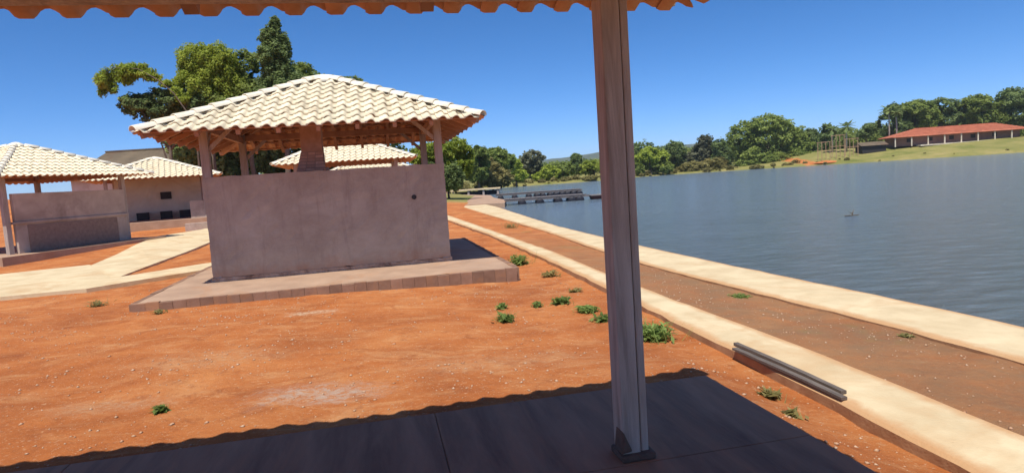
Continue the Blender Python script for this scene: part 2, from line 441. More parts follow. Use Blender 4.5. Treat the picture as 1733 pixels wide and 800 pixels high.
YAW = 0.204
UX = np.array([math.cos(YAW), math.sin(YAW)]); VX = np.array([-math.sin(YAW), math.cos(YAW)])

def vnoise(P, s, seed=0):
    """cheap value noise on plan coordinates"""
    q = P * s; i = np.floor(q).astype(int); f = q - i; f = f * f * (3 - 2 * f)
    def h(ix, iy):
        n = (ix * 374761393 + iy * 668265263 + seed * 69069) & 0x7fffffff
        n = ((n ^ (n >> 13)) * 1274126177) & 0x7fffffff
        return (n & 0xffff) / 65535.0
    a = h(i[:, 0], i[:, 1]); b = h(i[:, 0] + 1, i[:, 1]); c = h(i[:, 0], i[:, 1] + 1); d = h(i[:, 0] + 1, i[:, 1] + 1)
    return (a * (1 - f[:, 0]) + b * f[:, 0]) * (1 - f[:, 1]) + (c * (1 - f[:, 0]) + d * f[:, 0]) * f[:, 1] - 0.5

def terrain(P, sd=None):
    P = np.atleast_2d(np.asarray(P, float))
    if sd is None: sd = lake_sd(P)
    x, y = P[:, 0], P[:, 1]
    near = np.interp(sd, [-4, -0.6, 0.0, 0.3, 1.3, 2.3, 3.1, 4.2, 7], [-2.2, -1.2, -0.4, -0.155, -0.14, -0.075, -0.09, -0.075, 0.02])
    farb = np.interp(sd, [-6, 0, 1.2, 6, 25, 80], [-2.2, -0.5, -0.05, 0.35, 0.8, 1.5])
    w = sstep(44, 60, y)
    w = np.maximum(w, sstep(-8, -30, y))
    z = near * (1 - w) + farb * w
    # a little higher round the near slab
    u = P @ UX; v = P @ VX
    du = np.maximum(np.abs(u + 0.9) - 3.3, 0); dv = np.maximum(np.abs(v - 1.0) - 3.9, 0)
    k = np.exp(-(du ** 2 / 0.12 + dv ** 2 / 0.8)) * (sd > 0.5)
    z = z * (1 - k) + 0.05 * k
    # rise to the left and back
    z += 0.25 * sstep(-9, -15, x) * sstep(18, 27, y) + 0.35 * sstep(28, 38, y) * sstep(-9, -14, x)
    z += 1.3 * sstep(44, 58, y) * sstep(-14, -24, x)
    # rise under the house on the far right shore
    hr = sstep(78, 112, x) * sstep(0, 30, sd) * sstep(120, 150, y)
    z += 3.4 * hr
    z += 10 * sstep(260, 500, y) * (0.6 + vnoise(P, 0.006, 3))
    m = (sd > 0.2) & (y < 60)
    z += np.where(m, 0.03 * vnoise(P, 0.9, 1) + 0.022 * vnoise(P, 2.9, 2) + 0.014 * vnoise(P, 6.3, 4), 0)
    return z

# ------------------------------------------------------------------ ground sheet
def axis(f0, f1, step, lo, hi, g=1.11):
    c = list(np.arange(f0, f1, step)); s = step; q = c[0]; left = []
    while q > lo: s *= g; q -= s; left.append(q)
    s = step; q = c[-1]; right = []
    while q < hi: s *= g; q += s; right.append(q)
    return np.array(left[::-1] + c + right)
gx = axis(-9, 6.5, 0.11, -3500, 3500, 1.085); gy = axis(2.6, 13.5, 0.11, -400, 5000, 1.055)
GX, GY = np.meshgrid(gx, gy)
GP = np.stack([GX.ravel(), GY.ravel()], 1)
gsd = lake_sd(GP)
GZ = terrain(GP, gsd)
nx, ny = len(gx), len(gy)
idx = np.arange(nx * ny).reshape(ny, nx)
gf = np.stack([idx[:-1, :-1].ravel(), idx[:-1, 1:].ravel(), idx[1:, 1:].ravel(), idx[1:, :-1].ravel()], 1)
gme = quad_mesh('ground', np.column_stack([GP, GZ]), gf, M['earth'], smooth=True)
grass = np.clip(sstep(48, 70, GP[:, 1]) * sstep(-16, -8, GP[:, 0] + 0.0), 0, 1)
grass = np.maximum(grass, sstep(75, 110, GP[:, 1]))
grass = np.where((GP[:, 0] > 95) & (GP[:, 0] < 102) & (gsd > 3) & (gsd < 24), 0.0, grass)
ip = (GP[:, 1] > 2) & (GP[:, 1] < 44) & (GP[:, 0] > IN_R(GP[:, 1]) - 0.05) & (gsd > 1.0)
grass = np.where(ip, 0.13, grass)
soil = np.where((GP[:, 1] < 46) & (GP[:, 0] > IN_R(GP[:, 1]) - 0.3), sstep(26, 10, GP[:, 1]) , 0.0)
b_ = gme.attributes.new('soil', 'FLOAT', 'POINT'); b_.data.foreach_set('value', soil.astype(np.float32))
a_ = gme.attributes.new('grass', 'FLOAT', 'POINT'); a_.data.foreach_set('value', grass.astype(np.float32))
ground = link('ground', gme); tag(ground, kind='structure')

wme = quad_mesh('lake_water', np.array([(-40, -150, WATER_Z), (400, -150, WATER_Z), (400, 260, WATER_Z), (-40, 260, WATER_Z)], float), np.array([[0, 1, 2, 3]]), M['water'])
# water sheet covers only the lake: clip with the lake outline, pushed slightly under the banks
wb = bmesh.new()
ctr = LK.mean(0)
sdp = []
nrm = []
for i in range(len(LK)):
    a = LK[i - 1]; b = LK[(i + 1) % len(LK)]; t = b - a; t = t / np.linalg.norm(t); n = np.array([t[1], -t[0]])
    if lake_sd(np.array([LK[i] + n * 0.05]))[0] < 0: n = -n
    off = 0.1 if LK[i][1] < 46 and LK[i][0] < 10 else 2.0
    sdp.append(LK[i] + n * off)
vsw = [wb.verts.new((p[0], p[1], WATER_Z)) for p in sdp]
fw = wb.faces.new(vsw)
bmesh.ops.triangulate(wb, faces=[fw])
bmesh.ops.recalc_face_normals(wb, faces=wb.faces)
for f in wb.faces:
    if f.normal.z < 0: f.normal_flip()
wb.to_mesh(wme) if False else None
wme2 = bpy.data.meshes.new('lake'); wb.to_mesh(wme2); wb.free(); wme2.materials.append(M['water'])
bpy.data.meshes.remove(wme)
water = link('lake', wme2); tag(water, kind='structure')

# ------------------------------------------------------------------ concrete paths
def strip(name, fl, fr, y0, y1, ztop, zbot, mat, step=0.35, jit=0.012):
    ys = np.arange(y0, y1, step); mb = MB(); vs = []
    for y in ys:
        a, b = float(fl(y)), float(fr(y))
        zt = ztop(y) if callable(ztop) else ztop
        j1, j2 = rng.normal(0, jit, 2)
        a += j1; b += j2
        c = (a + b) / 2
        vs += [(a - 0.015, y, zbot), (a, y, zt - 0.02), (a + 0.03, y, zt), (a + 0.14, y, zt + 0.002), (c, y, zt + 0.004), (b - 0.14, y, zt + 0.002), (b - 0.03, y, zt), (b, y, zt - 0.02), (b + 0.015, y, zbot)]
    fs = []; K = 9
    for i in range(len(ys) - 1):
        for k in range(K - 1):
            fs.append((i*K+k, i*K+k+1, (i+1)*K+k+1, (i+1)*K+k))
    fs.append(tuple(range(K))[::-1]); fs.append(tuple((len(ys)-1)*K + k for k in range(K)))
    mb.add(vs, fs)
    mb.mi = [1 if (q % (K - 1) in (0, K - 2) or q >= len(fs) - 2) else 0 for q in range(len(fs))]
    o = mb.build(name, [mat, M['path_side']])
    ea = o.data.attributes.new('edge', 'FLOAT', 'POINT'); ea.data.foreach_set('value', [(1, 1, 0.9, 0.15, 0, 0.15, 0.9, 1, 1)[q % K] for q in range(len(vs))])
    return o
tag(strip('garden_path', IN_L, IN_R, -20, 37, 0.0, -0.3, M['path']), kind='structure')
tag(strip('lakeside_path', OUT_L, OUT_R, -20, 49.5, -0.1, -0.9, M['path']), kind='structure')
# mud stained lower kerb face is part of the strip; paths on the left
def poly_path(name, pts, z, th, mat):
    mb = MB(); n = len(pts)
    zz = [z(p) if callable(z) else z for p in pts]
    vs = [(p[0], p[1], q) for p, q in zip(pts, zz)] + [(p[0], p[1], q - th) for p, q in zip(pts, zz)]
    fs = [tuple(range(n))] + [(i, n + i, n + (i+1) % n, (i+1) % n) for i in range(n)]
    mb.add(vs, fs)
    o = mb.build(name, mat); tag(o, kind='structure'); return o
def zt(p): return float(terrain(np.array([p]))[0]) + 0.07
# long path that climbs to the far shelters, and the short one that reaches the platform
LP = [((-9.2, 14.5), (-12.1, 18.2)), ((-9.9, 17.4), (-13.2, 21.2)), ((-10.6, 20.7), (-14.1, 24.0)), ((-11.3, 23.9), (-14.9, 26.8)), ((-12.0, 27.2), (-14.6, 30)), ((-11.9, 31), (-14.2, 33.2))]
mb = MB(); vs = []
for a, b in LP:
    qa, qb = zt(a) - 0.015, zt(b) - 0.015
    vs += [(a[0], a[1], qa - 0.25), (a[0], a[1], qa), (b[0], b[1], qb), (b[0], b[1], qb - 0.25)]
fs = []
for i in range(len(LP) - 1):
    for k in range(3): fs.append((i*4+k, (i+1)*4+k, (i+1)*4+k+1, i*4+k+1))
fs += [(0, 1, 2, 3), tuple((len(LP)-1)*4+k for k in (3, 2, 1, 0))]
mb.add(vs, fs)
o = mb.build('climbing_path', M['path']); tag(o, kind='structure')
poly_path('branch_path', [(-9.21, 14.49), (-12.13, 18.19), (-16.5, 15.5), (-17, 11.0), (-12, 12.0), (-8.7, 12.85), (-7.95, 13.97), (-6.95, 15.3), (-7.25, 17.0), (-8.0, 16.3), (-8.94, 14.80)], 0.105, 0.25, M['path'])

# ------------------------------------------------------------------ roof tiles
def tile_profile(p):
    q = [(0.0, 0.012), (0.10, 0.0), (0.40, 0.0), (0.47, 0.018), (0.53, 0.042), (0.62, 0.056), (0.72, 0.058), (0.83, 0.046), (0.95, 0.027), (1.14, 0.019)]
    return [((0.25 - a) * p, h) for a, h in q][::-1]

def tile_arrays(p, L=0.40, th=0.014):
    pr = tile_profile(p); n = len(pr); vs = []
    for y in (0.0, L):
        for x, h in pr: vs.append((x, y, h + th))
        for x, h in pr: vs.append((x, y, h))
    fs = []; mi = []
    for k in range(n - 1):
        fs.append((k, k+1, 2*n+k+1, 2*n+k)); mi.append(0)
        fs.append((n+k+1, n+k, 3*n+k, 3*n+k+1)); mi.append(1)
        fs.append((k+1, k, n+k, n+k+1)); mi.append(0)
    return vs, fs, mi

def mesh_of(name, vs, fs, mi, mats, smooth=True):
    me = bpy.data.meshes.new(name); me.from_pydata(vs, [], fs)
    for mt in mats: me.materials.append(mt)
    me.polygons.foreach_set('material_index', mi)
    if smooth: me.polygons.foreach_set('use_smooth', [m_ == m_ and (i % 3 != 2) for i, m_ in enumerate(mi)])
    me.update(); return me

def ridge_mesh():
    mb = MB(); n = 7; L = 0.44; vs = []; th = 0.014
    for y, r in ((0.0, 0.115), (L, 0.095)):
        for rr in (r, r - th):
            for k in range(n):
                a = math.pi * k / (n - 1)
                vs.append((math.cos(a) * rr, y, math.sin(a) * rr * 0.8))
    fs = []
    for k in range(n - 1):
        fs.append((k+1, k, 2*n+k, 2*n+k+1)); fs.append((n+k, n+k+1, 3*n+k+1, 3*n+k)); fs.append((k, k+1, n+k+1, n+k))
    mb.add(vs, fs)
    return mb.mesh('ridge_tile', [M['ridge_tile']], True)
RIDGE = ridge_mesh()

def build_roof(parent, half, z0, rise, period, phase=0.0, single_faces=(0,), single_rows=99, row=0.333, ridges=(0, 1), stuff_clip=True, exposed_t=0.07):
    """four sided tiled roof, eave at z0 / +-half, apex in the middle; tiles of single_faces are objects of their own"""
    slope = math.hypot(half, rise); ca, sa = half / slope, rise / slope
    tv, tf, tm = tile_arrays(period); base = mesh_of('roof_tile', tv, tf, tm, [M['tile_top'], M['terracotta']])
    nrow = int(slope / row) + 1
    ncol = int(half / period) + 1
    V = np.array(tv); sv = []; sf = []; sm = []; nb = 0
    d = 0.028 / 0.36
    for face in range(4):
        rot = Matrix.Rotation(face * math.pi / 2, 4, 'Z')
        for r in range(nrow):
            t = r * row - exposed_t
            for c in range(-ncol - 1, ncol + 2):
                x = c * period + phase
                if abs(x) > half: continue
                lim = half + 0.02
                lo = abs(x) - period * 0.6; hi = abs(x) + period * 0.85
                if lo + max(t, 0) * ca > lim: continue
                Xv = Vector((1, 0, 0)); Yv = Vector((0, ca, sa)); Zv = Vector((0, -sa, ca))
                Y2 = (Yv - Zv * d).normalized(); Z2 = Xv.cross(Y2)
                org = Vector((x, -half + t * ca, z0 + t * sa)) + Zv * 0.032
                jx = random.gauss(0, 0.006); jr = random.gauss(0, 0.016)
                mw = Matrix((( Xv.x, Y2.x, Z2.x, org.x + jx), (Xv.y, Y2.y, Z2.y, org.y), (Xv.z, Y2.z, Z2.z, org.z), (0, 0, 0, 1))) @ Matrix.Rotation(jr, 4, 'Z')
                mw = rot @ mw
                crosses = hi + (t + 0.40) * ca > lim
                me = base
                vv, ff, mm = tv, tf, tm
                if crosses:
                    bm = bmesh.new(); bm.from_mesh(base)
                    for sgn in (1, -1):
                        # inside: sgn*(x + lx) + (t + ly)*ca <= lim
                        dist = lim - sgn * x - t * ca
                        nrmv = Vector((sgn, ca, 0)).normalized()
                        pc = Vector((sgn * 1.0, ca, 0)) * (dist / (1 + ca * ca))
                        bmesh.ops.bisect_plane(bm, geom=bm.verts[:] + bm.edges[:] + bm.faces[:], plane_co=pc, plane_no=nrmv, clear_outer=True)
                    if len(bm.faces) < 6: bm.free(); continue
                    if face in single_faces and r < single_rows:
                        me = bpy.data.meshes.new('roof_tile'); bm.to_mesh(me); me.materials.append(M['tile_top']); me.materials.append(M['terracotta'])
                    else:
                        bm.verts.ensure_lookup_table(); bm.verts.index_update()
                        vv = [tuple(v.co) for v in bm.verts]; ff = [tuple(v.index for v in f.verts) for f in bm.faces]; mm = [f.material_index for f in bm.faces]
                    bm.free()
                if face in single_faces and r < single_rows:
                    link('roof_tile', me, parent, mw)
                else:
                    A = np.array(vv); A = A @ np.array(mw.to_3x3()).T + np.array(mw.translation)
                    sv.append(A); sf += [tuple(i + nb for i in f) for f in ff]; sm += mm; nb += len(A)
    if sv:
        o = link('roof_tiles', mesh_of('roof_tiles', np.concatenate(sv).tolist(), sf, sm, [M['tile_top'], M['terracotta']], False), parent)
        tag(o, kind='stuff')
    # hip ridge tiles
    apex = Vector((0, 0, z0 + rise + 0.06))
    for k in range(4):
        sx, sy = ((-1, -1), (1, -1), (1, 1), (-1, 1))[k]
        p = Vector((sx * (half + 0.03), sy * (half + 0.03), z0 + 0.045)); dv = (apex - p); Ln = dv.length; dv.normalize()
        sd_ = dv.cross(Vector((0, 0, 1))).normalized(); nv = sd_.cross(dv)
        t = -0.02
        while t < Ln - 0.40:
            j = random.gauss(0, 0.01)
            Yd = (dv - nv * 0.04).normalized(); Zd = sd_.cross(Yd)
            org = p + dv * t + nv * 0.012
            mw = Matrix(((sd_.x, Yd.x, Zd.x, org.x), (sd_.y, Yd.y, Zd.y, org.y), (sd_.z, Yd.z, Zd.z, org.z), (0, 0, 0, 1))) @ Matrix.Rotation(j, 4, 'Z')
            link('ridge_tile', RIDGE, parent, mw)
            t += 0.385
    mb = MB()
    mb.tube([apex + Vector((0, 0, -0.16)), apex + Vector((0, 0, -0.03)), apex + Vector((0, 0, 0.035)), apex + Vector((0, 0, 0.05))], [0.36, 0.24, 0.10, 0.02], 10)
    mb.build('apex_cap', M['ridge_tile'], parent, smooth=True)

def roof_frame(parent, half, z0, rise, inset, post_z, rafters=None, t0=0.02, bt0=0.05, hip0=0.05, bw=0.07, battens=True, brace=True, post=0.15, zfloor=0.0, corners=None):
    slope = math.hypot(half, rise); ca, sa = half / slope, rise / slope
    under = 0.055
    for face in range(4):
        rot = Matrix.Rotation(face * math.pi / 2, 4, 'Z')
        rs = rafters if (rafters is not None and face == 0) else [-2.02, -1.35, -0.68, 0.0, 0.68, 1.35, 2.02]
        for x in rs:
            mb = MB(); t1 = (half - abs(x)) / ca - 0.08
            p = Vector((x, -half + t0 * ca, z0 + t0 * sa - under)); q = Vector((x, -half + t1 * ca, z0 + t1 * sa - under))
            mb.bar(p, q, bw, 0.09)
            mb.build('rafter', M['rafter'], parent, rot)
        if battens:
            t = bt0
            while t < slope - 0.3:
                xw = half - t * ca - 0.05
                mb = MB(); y = -half + t * ca; z = z0 + t * sa + 0.004
                mb.bar((-xw, y, z), (xw, y, z), 0.045, 0.025, up=(0, -sa, ca))
                mb.build('batten', M['rafter'], parent, rot)
                t += 0.333
    for sx, sy in ((-1, -1), (1, -1), (1, 1), (-1, 1)):
        mb = MB(); mb.bar((sx * (half - hip0), sy * (half - hip0), z0 - 0.05 + hip0 * rise / half), (sx * 0.03, sy * 0.03, z0 + rise - 0.06), 0.09, 0.11)
        mb.build('hip_rafter', M['rafter'], parent)

def kerb_blocks(parent, x0, y0, x1, y1, ztop, zbot, w=0.2, sides=('front',)):
    """row of upright muddy blocks that edges a platform"""
    variants = []
    for k in range(4):
        mb = MB(); j = random.uniform(-0.006, 0.006)
        h = ztop - zbot
        mb.box((-w/2 + 0.002, -0.055 + j, zbot), (w/2 - 0.002, 0.05, ztop))
        variants.append(mb.mesh('kerb_block', [M['kerb_block']]))
    def row(p, q, ang):
        d = Vector(q) - Vector(p); n = max(1, round(d.length / w))
        for i in range(n):
            c = Vector(p) + d * ((i + 0.5) / n)
            mw = Matrix.Translation((c.x, c.y, random.gauss(0, 0.004))) @ Matrix.Rotation(ang, 4, 'Z') @ Matrix.Scale(d.length / n / w, 4, (1, 0, 0))
            o = link('kerb_block', random.choice(variants), parent, mw)
    if 'front' in sides: row((x0, y0, 0), (x1, y0, 0), 0)
    if 'right' in sides: row((x1, y0, 0), (x1, y1, 0), math.pi / 2)
    if 'left' in sides: row((x0, y1, 0), (x0, y0, 0), -math.pi / 2)

def wall_mesh(name, x0, x1, y0, y1, z0, z1, mat, parent, rag=0.0):
    """plastered wall with a slightly uneven face and worn edges"""
    nxs = max(2, int((x1 - x0) / 0.12)); nzs = max(2, int((z1 - z0) / 0.12)); vs = []; fs = []
    for side, y in ((0, y0), (1, y1)):
        for k in range(nzs + 1):
            for i in range(nxs + 1):
                e = random.gauss(0, 0.0035)
                x = x0 + (x1 - x0) * i / nxs; z = z0 + (z1 - z0) * k / nzs
                if k == nzs: z += random.gauss(0, 0.006)
                if i in (0, nxs): x += random.gauss(0, 0.005)
                if k == 0 and rag: z += abs(random.gauss(0, rag))
                vs.append((x, y + e, z))
    m1 = (nxs + 1) * (nzs + 1)
    for k in range(nzs):
        for i in range(nxs):
            a = k * (nxs + 1) + i
            fs.append((a, a + 1, a + nxs + 2, a + nxs + 1)); fs.append((m1 + a + 1, m1 + a, m1 + a + nxs + 1, m1 + a + nxs + 2))
    for i in range(nxs):
        a = nzs * (nxs + 1) + i; fs.append((a, a + 1, m1 + a + 1, m1 + a)); b = i; fs.append((b + 1, b, m1 + b, m1 + b + 1))
    for k in range(nzs):
        a = k * (nxs + 1); fs.append((a, a + nxs + 1, m1 + a + nxs + 1, m1 + a)); b = a + nxs; fs.append((b + nxs + 1, b, m1 + b, m1 + b + nxs + 1))
    mb = MB(); mb.add(vs, fs)
    return mb.build(name, mat, parent, smooth=False)

# ------------------------------------------------------------------ the near shelter (camera stands under it)
HALF = 2.9
NC = UX * -0.98 + VX * 0.72
near = empty('picnic_shelter', (NC[0], NC[1], 0.0), YAW + math.pi)   # local +x points to photo left, local -y to the visible eave
tag(near, 'nearest tiled picnic shelter whose eave, split timber post and shaded floor frame the view', 'shelter', 'tiled picnic shelters by the lake')
# floor: local frame centre at (-0.83, 1.05) of the u,v frame
def floor_panels():
    # cast in panels with thin joints between them
    x0, x1, y0, y1 = -3.34, 3.2, -3.68, 3.2
    ysp = [y0, -2.46, -0.62, 1.4, y1]; xsp = [x0, -1.25, 1.05, x1]
    for i in range(3):
        for j in range(4):
            mb = MB(); g = 0.003
            mb.box((xsp[i] + g * 0.4, ysp[j] + g * 0.4, -0.2), (xsp[i+1] - g, ysp[j+1] - g, 0.15 + random.gauss(0, 0.0008)))
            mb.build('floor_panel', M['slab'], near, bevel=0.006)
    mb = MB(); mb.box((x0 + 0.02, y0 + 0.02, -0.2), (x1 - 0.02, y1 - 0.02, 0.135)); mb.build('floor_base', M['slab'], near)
floor_panels()
NZ0 = 2.725
build_roof(near, HALF, NZ0 - 0.035, 1.27, 0.2135, phase=(1.201 - 0.98) % 0.2135, exposed_t=0.05, single_faces=(0,), single_rows=2)
roof_frame(near, HALF, NZ0 - 0.035, 1.27, 0.8, 2.7, rafters=[2.13, 0.98, -0.169, -1.32], t0=0.15, bt0=0.30, hip0=0.40)
# posts: two timbers bolted side by side
def near_post(px, py):
    p = empty('post', (px, py, 0)); p.parent = near
    return p
for px, py in ((-2.275, -2.58), (2.275, -2.58), (2.275, 2.4), (-2.275, 2.4)):
    mb = MB(); mb.box((px - 0.026, py - 0.07, 0.14), (px + 0.078, py + 0.07, NZ0 + 0.06))
    pm = mb.build('post', M['timber'], near, bevel=0.006)
    mb = MB(); mb.box((px - 0.078, py - 0.07, 0.142), (px - 0.034, py + 0.058, NZ0 + 0.058))
    s = mb.build('side_timber', M['timber'], pm, bevel=0.005)
    mb = MB()
    mb.box((px - 0.105, py - 0.09, 0.148), (px + 0.095, py + 0.10, 0.19))
    mb.add([(px + 0.10, py + 0.10, 0.20), (px + 0.082, py + 0.10, 0.33), (px + 0.03, py + 0.10, 0.21), (px + 0.10, py - 0.02, 0.20), (px + 0.082, py - 0.02, 0.33), (px + 0.03, py - 0.02, 0.21)],
           [(0, 2, 1), (3, 4, 5), (0, 1, 4, 3), (1, 2, 5, 4), (2, 0, 3, 5)])
    s = mb.build('footing', M['footing'], pm, bevel=0.012)
for a, b, zc in (((-2.5, -2.58), (2.6, -2.58), 2.742), ((-2.5, 2.4), (2.6, 2.4), 2.742), ((2.275, -2.5), (2.275, 2.6), 2.80), ((-2.275, -2.5), (-2.275, 2.6), 2.80)):
    mb = MB(); mb.bar((a[0], a[1], zc), (b[0], b[1], zc), 0.10, 0.14)
    mb.build('beam', M['timber'], near)
# half height wall behind the camera, as on the other shelters
wall_mesh('wall', -2.1, 2.1, 2.33, 2.47, 0.15, 1.2, M['plaster'], near)

# ------------------------------------------------------------------ the middle shelter
KY = 0.2079
KU = np.array([math.cos(KY), math.sin(KY)]); KV = np.array([-math.sin(KY), math.cos(KY)])
KO = np.array([-6.1548, 10.1208])
kc = KO + KU * 3.06 + KV * 3.715
mid = empty('picnic_shelter', (kc[0], kc[1], 0.15), KY)
tag(mid, 'cream tiled picnic shelter with a grey plastered front wall, in the middle of the yard', 'shelter', 'tiled picnic shelters by the lake')
# platform (origin z = platform top)
px0, px1, py0, py1 = -3.06, 3.27, -3.715, 3.3
mb = MB(); nxp, nyp = 26, 30; vs = []; fs = []
for j in range(nyp + 1):
    for i in range(nxp + 1):
        vs.append((px0 + 0.05 + (px1 - px0 - 0.1) * i / nxp, py0 + 0.05 + (py1 - py0 - 0.1) * j / nyp, random.gauss(-0.002, 0.002)))
for j in range(nyp):
    for i in range(nxp):
        a = j * (nxp + 1) + i; fs.append((a, a + 1, a + nxp + 2, a + nxp + 1))
mb.add(vs, fs); mb.box((px0 + 0.06, py0 + 0.06, -0.4), (px1 - 0.06, py1 - 0.06, -0.02))
mb.build('platform', M['platform'], mid, smooth=True)
kerb_blocks(mid, px0, py0, px1, py1, 0.0, -0.42, 0.205, ('front', 'right', 'left'))
EZ, RISE = 2.765, 1.29
build_roof(mid, 2.942, EZ, RISE, 0.256, phase=0.03, single_faces=(0,))
roof_frame(mid, 2.942, EZ, RISE, 0.85, 2.7)
WY = -1.80
for (x, y) in ((-2.19, WY + 0.07), (2.23, WY + 0.07), (-2.19, 2.0), (2.23, 2.0)):
    mb = MB(); mb.box((x - 0.078, y - 0.075, -0.01), (x + 0.078, y + 0.075, EZ + 0.36)); mb.build('post', M['post'], mid, bevel=0.008)
for a, b, dz in (((-2.5, WY + 0.07), (2.5, WY + 0.07), 0.52), ((-2.5, 2.0), (2.5, 2.0), 0.42), ((-2.19, -2.2), (-2.19, 2.4), 0.36), ((2.23, -2.2), (2.23, 2.4), 0.36)):
    mb = MB(); mb.bar((a[0], a[1], EZ + dz - 0.17), (b[0], b[1], EZ + dz - 0.17), 0.09, 0.14); mb.build('beam', M['rafter'], mid)
for (x, y, dx, dy) in ((-2.19, WY + 0.07, 1, 0), (-2.19, WY + 0.07, 0, 1), (2.23, WY + 0.07, -1, 0), (2.23, WY + 0.07, 0, 1), (-2.19, 2.0, 1, 0), (2.23, 2.0, -1, 0)):
    mb = MB(); mb.bar((x + dx * 0.06, y + dy * 0.06, EZ - 0.25), (x + dx * 0.6, y + dy * 0.6, EZ + 0.24), 0.06, 0.07); mb.build('brace', M['post'], mid)
wall_mesh('wall', -2.272, 2.312, WY - 0.012, WY + 0.152, 0.07, 2.005, M['wall_plaster'], mid, rag=0.012)
mb = MB(); mb.tube([(1.66, WY - 0.028, 1.36), (1.66, WY + 0.02, 1.36)], [0.05, 0.05], 10); mb.build('hole_disc', M['dark'], mid)  # dark disc stands in for a small hole in the plaster
wall_mesh('wall_footing', -2.30, 2.34, WY - 0.022, WY + 0.165, -0.01, 0.075, M['rough_base'], mid)
# side half walls and back counter inside
wall_mesh('side_wall', -2.1, -1.0, 1.86, 2.0, 0.0, 0.95, M['plaster'], mid)
# barbecue with tapered brick hood and plastered flue
bx0, bx1, by0, by1 = -0.515, -0.075, -1.28, -0.74
mb = MB(); mb.box((bx0 - 0.25, by0 - 0.1, 0.0), (bx1 + 0.1, by1 + 0.1, 1.25)); bq = mb.build('barbecue', M['plaster'], mid)
def course(z, l, r, f, bk, h=0.052):
    n = 3
    for i in range(n):
        for (ya, yb) in ((f, f + 0.11), (bk - 0.11, bk)):
            mb2 = MB(); w = (r - l) / n
            mb2.box((l + w * i + 0.005, ya, z), (l + w * (i + 1) - 0.005, yb, z + h)); mb2.build('brick', M['brick'], bq)
    for (xa, xb) in ((l, l + 0.11), (r - 0.11, r)):
        mb2 = MB(); mb2.box((xa, f + 0.118, z), (xb, bk - 0.118, z + h)); mb2.build('brick', M['brick'], bq)
ncs = 18
for i in range(ncs):
    k = i / (ncs - 1); z = 1.26 + i * 0.064
    l = bx0 - 0.34 * (1 - k); course(z, l, bx1, by0, by1)
mb = MB(); b0 = 1.25; b1 = 1.26 + ncs * 0.064
mb.add([(bx0 - 0.325, by0 + 0.012, b0), (bx1 - 0.012, by0 + 0.012, b0), (bx1 - 0.012, by1 - 0.012, b0), (bx0 - 0.325, by1 - 0.012, b0),
        (bx0 + 0.012, by0 + 0.012, b1), (bx1 - 0.012, by0 + 0.012, b1), (bx1 - 0.012, by1 - 0.012, b1), (bx0 + 0.012, by1 - 0.012, b1)],
       [(3,2,1,0),(4,5,6,7),(0,1,5,4),(1,2,6,5),(2,3,7,6),(3,0,4,7)])
mb.build('mortar_core', M['mortar'], bq)
mb = MB(); mb.box((bx0 + 0.02, by0 + 0.02, b1), (bx1 - 0.01, by1 - 0.02, EZ + 0.55)); mb.build('flue', M['brick'], bq)

# ------------------------------------------------------------------ smaller shelters farther off
def far_shelter(corner, right, z, label, yaw=KY, floor=0.0, wall='front', half=3.035, eave=2.8, wall_h=2.0, wmat='plaster_pale', rise=1.33, back=False):
    """corner: plan position of a front roof corner, right=True if it is the right one"""
    ku = np.array([math.cos(yaw), math.sin(yaw)]); kv = np.array([-math.sin(yaw), math.cos(yaw)])
    c = np.array(corner) + kv * (-half if back else half) + ku * (-half if right else half)
    s = empty('picnic_shelter', (c[0], c[1], z), yaw)
    tag(s, label, 'shelter', 'tiled picnic shelters by the lake')
    build_roof(s, half, eave, rise, 0.264, single_faces=(), ridges=())
    for x, y in ((-2.2, -2.3), (2.2, -2.3), (2.2, 2.3), (-2.2, 2.3)):
        mb = MB(); mb.box((x - 0.08, y - 0.08, floor - 0.05), (x + 0.08, y + 0.08, eave + 0.28)); mb.build('post', M['post'], s)
    for a, b in (((-2.6, -2.3), (2.6, -2.3)), ((-2.6, 2.3), (2.6, 2.3)), ((-2.2, -2.7), (-2.2, 2.7)), ((2.2, -2.7), (2.2, 2.7))):
        mb = MB(); mb.bar((*a, eave + (0.15 if a[0] == b[0] else 0.07)), (*b, eave + (0.15 if a[0] == b[0] else 0.07)), 0.09, 0.14); mb.build('beam', M['rafter'], s)
    mb = MB(); mb.box((-3.1, -3.3, floor - 1.0), (3.2, 3.2, floor)); mb.build('platform', M['platform'], s)
    if wall == 'front':
        wall_mesh('wall', -2.12, 2.12, -2.36, -2.22, floor, floor + wall_h, M[wmat], s)
        mb = MB(); mb.box((-2.2, -2.43, floor + 0.98), (2.26, -2.20, floor + 1.06)); mb.build('wall_band', M['plaster'], s)
        mb = MB(); mb.box((-1.75, -2.385, floor + 0.02), (1.75, -2.365, floor + 0.93)); mb.build('lower_panel', M['plaster'], s)
    elif wall == 'right':
        for nm_, bx_, mt_ in (('wall', ((2.22, -2.12, floor), (2.36, 2.2, floor + wall_h)), wmat), ('wall_band', ((2.2, -2.2, floor + 0.98), (2.42, 2.26, floor + 1.06)), 'plaster'),
                              ('lower_panel', ((2.365, -1.75, floor + 0.02), (2.385, 1.75, floor + 0.93)), 'mortar')):
            mb = MB(); mb.box(*bx_); mb.build(nm_, M[mt_], s, bevel=0.008)
    elif wall == 'back':
        wall_mesh('wall', -2.12, 2.12, 1.2, 1.34, floor, eave + 0.1, M[wmat], s)
        for x in (-0.9, 0.25, 1.2):
            mb = MB(); mb.box((x - 0.3, 0.7, floor), (x + 0.3, 1.2, floor + 0.42)); mb.build('grill_box', M['dark'], s)
        mb = MB(); mb.box((0.05, 1.12, floor + 1.1), (0.6, 1.19, floor + 1.5)); mb.build('vent_opening', M['dark'], s)
        mb = MB(); mb.box((1.45, -2.36, floor), (2.12, -2.24, floor + 0.9)); mb.build('counter', M['plaster'], s)
    return s
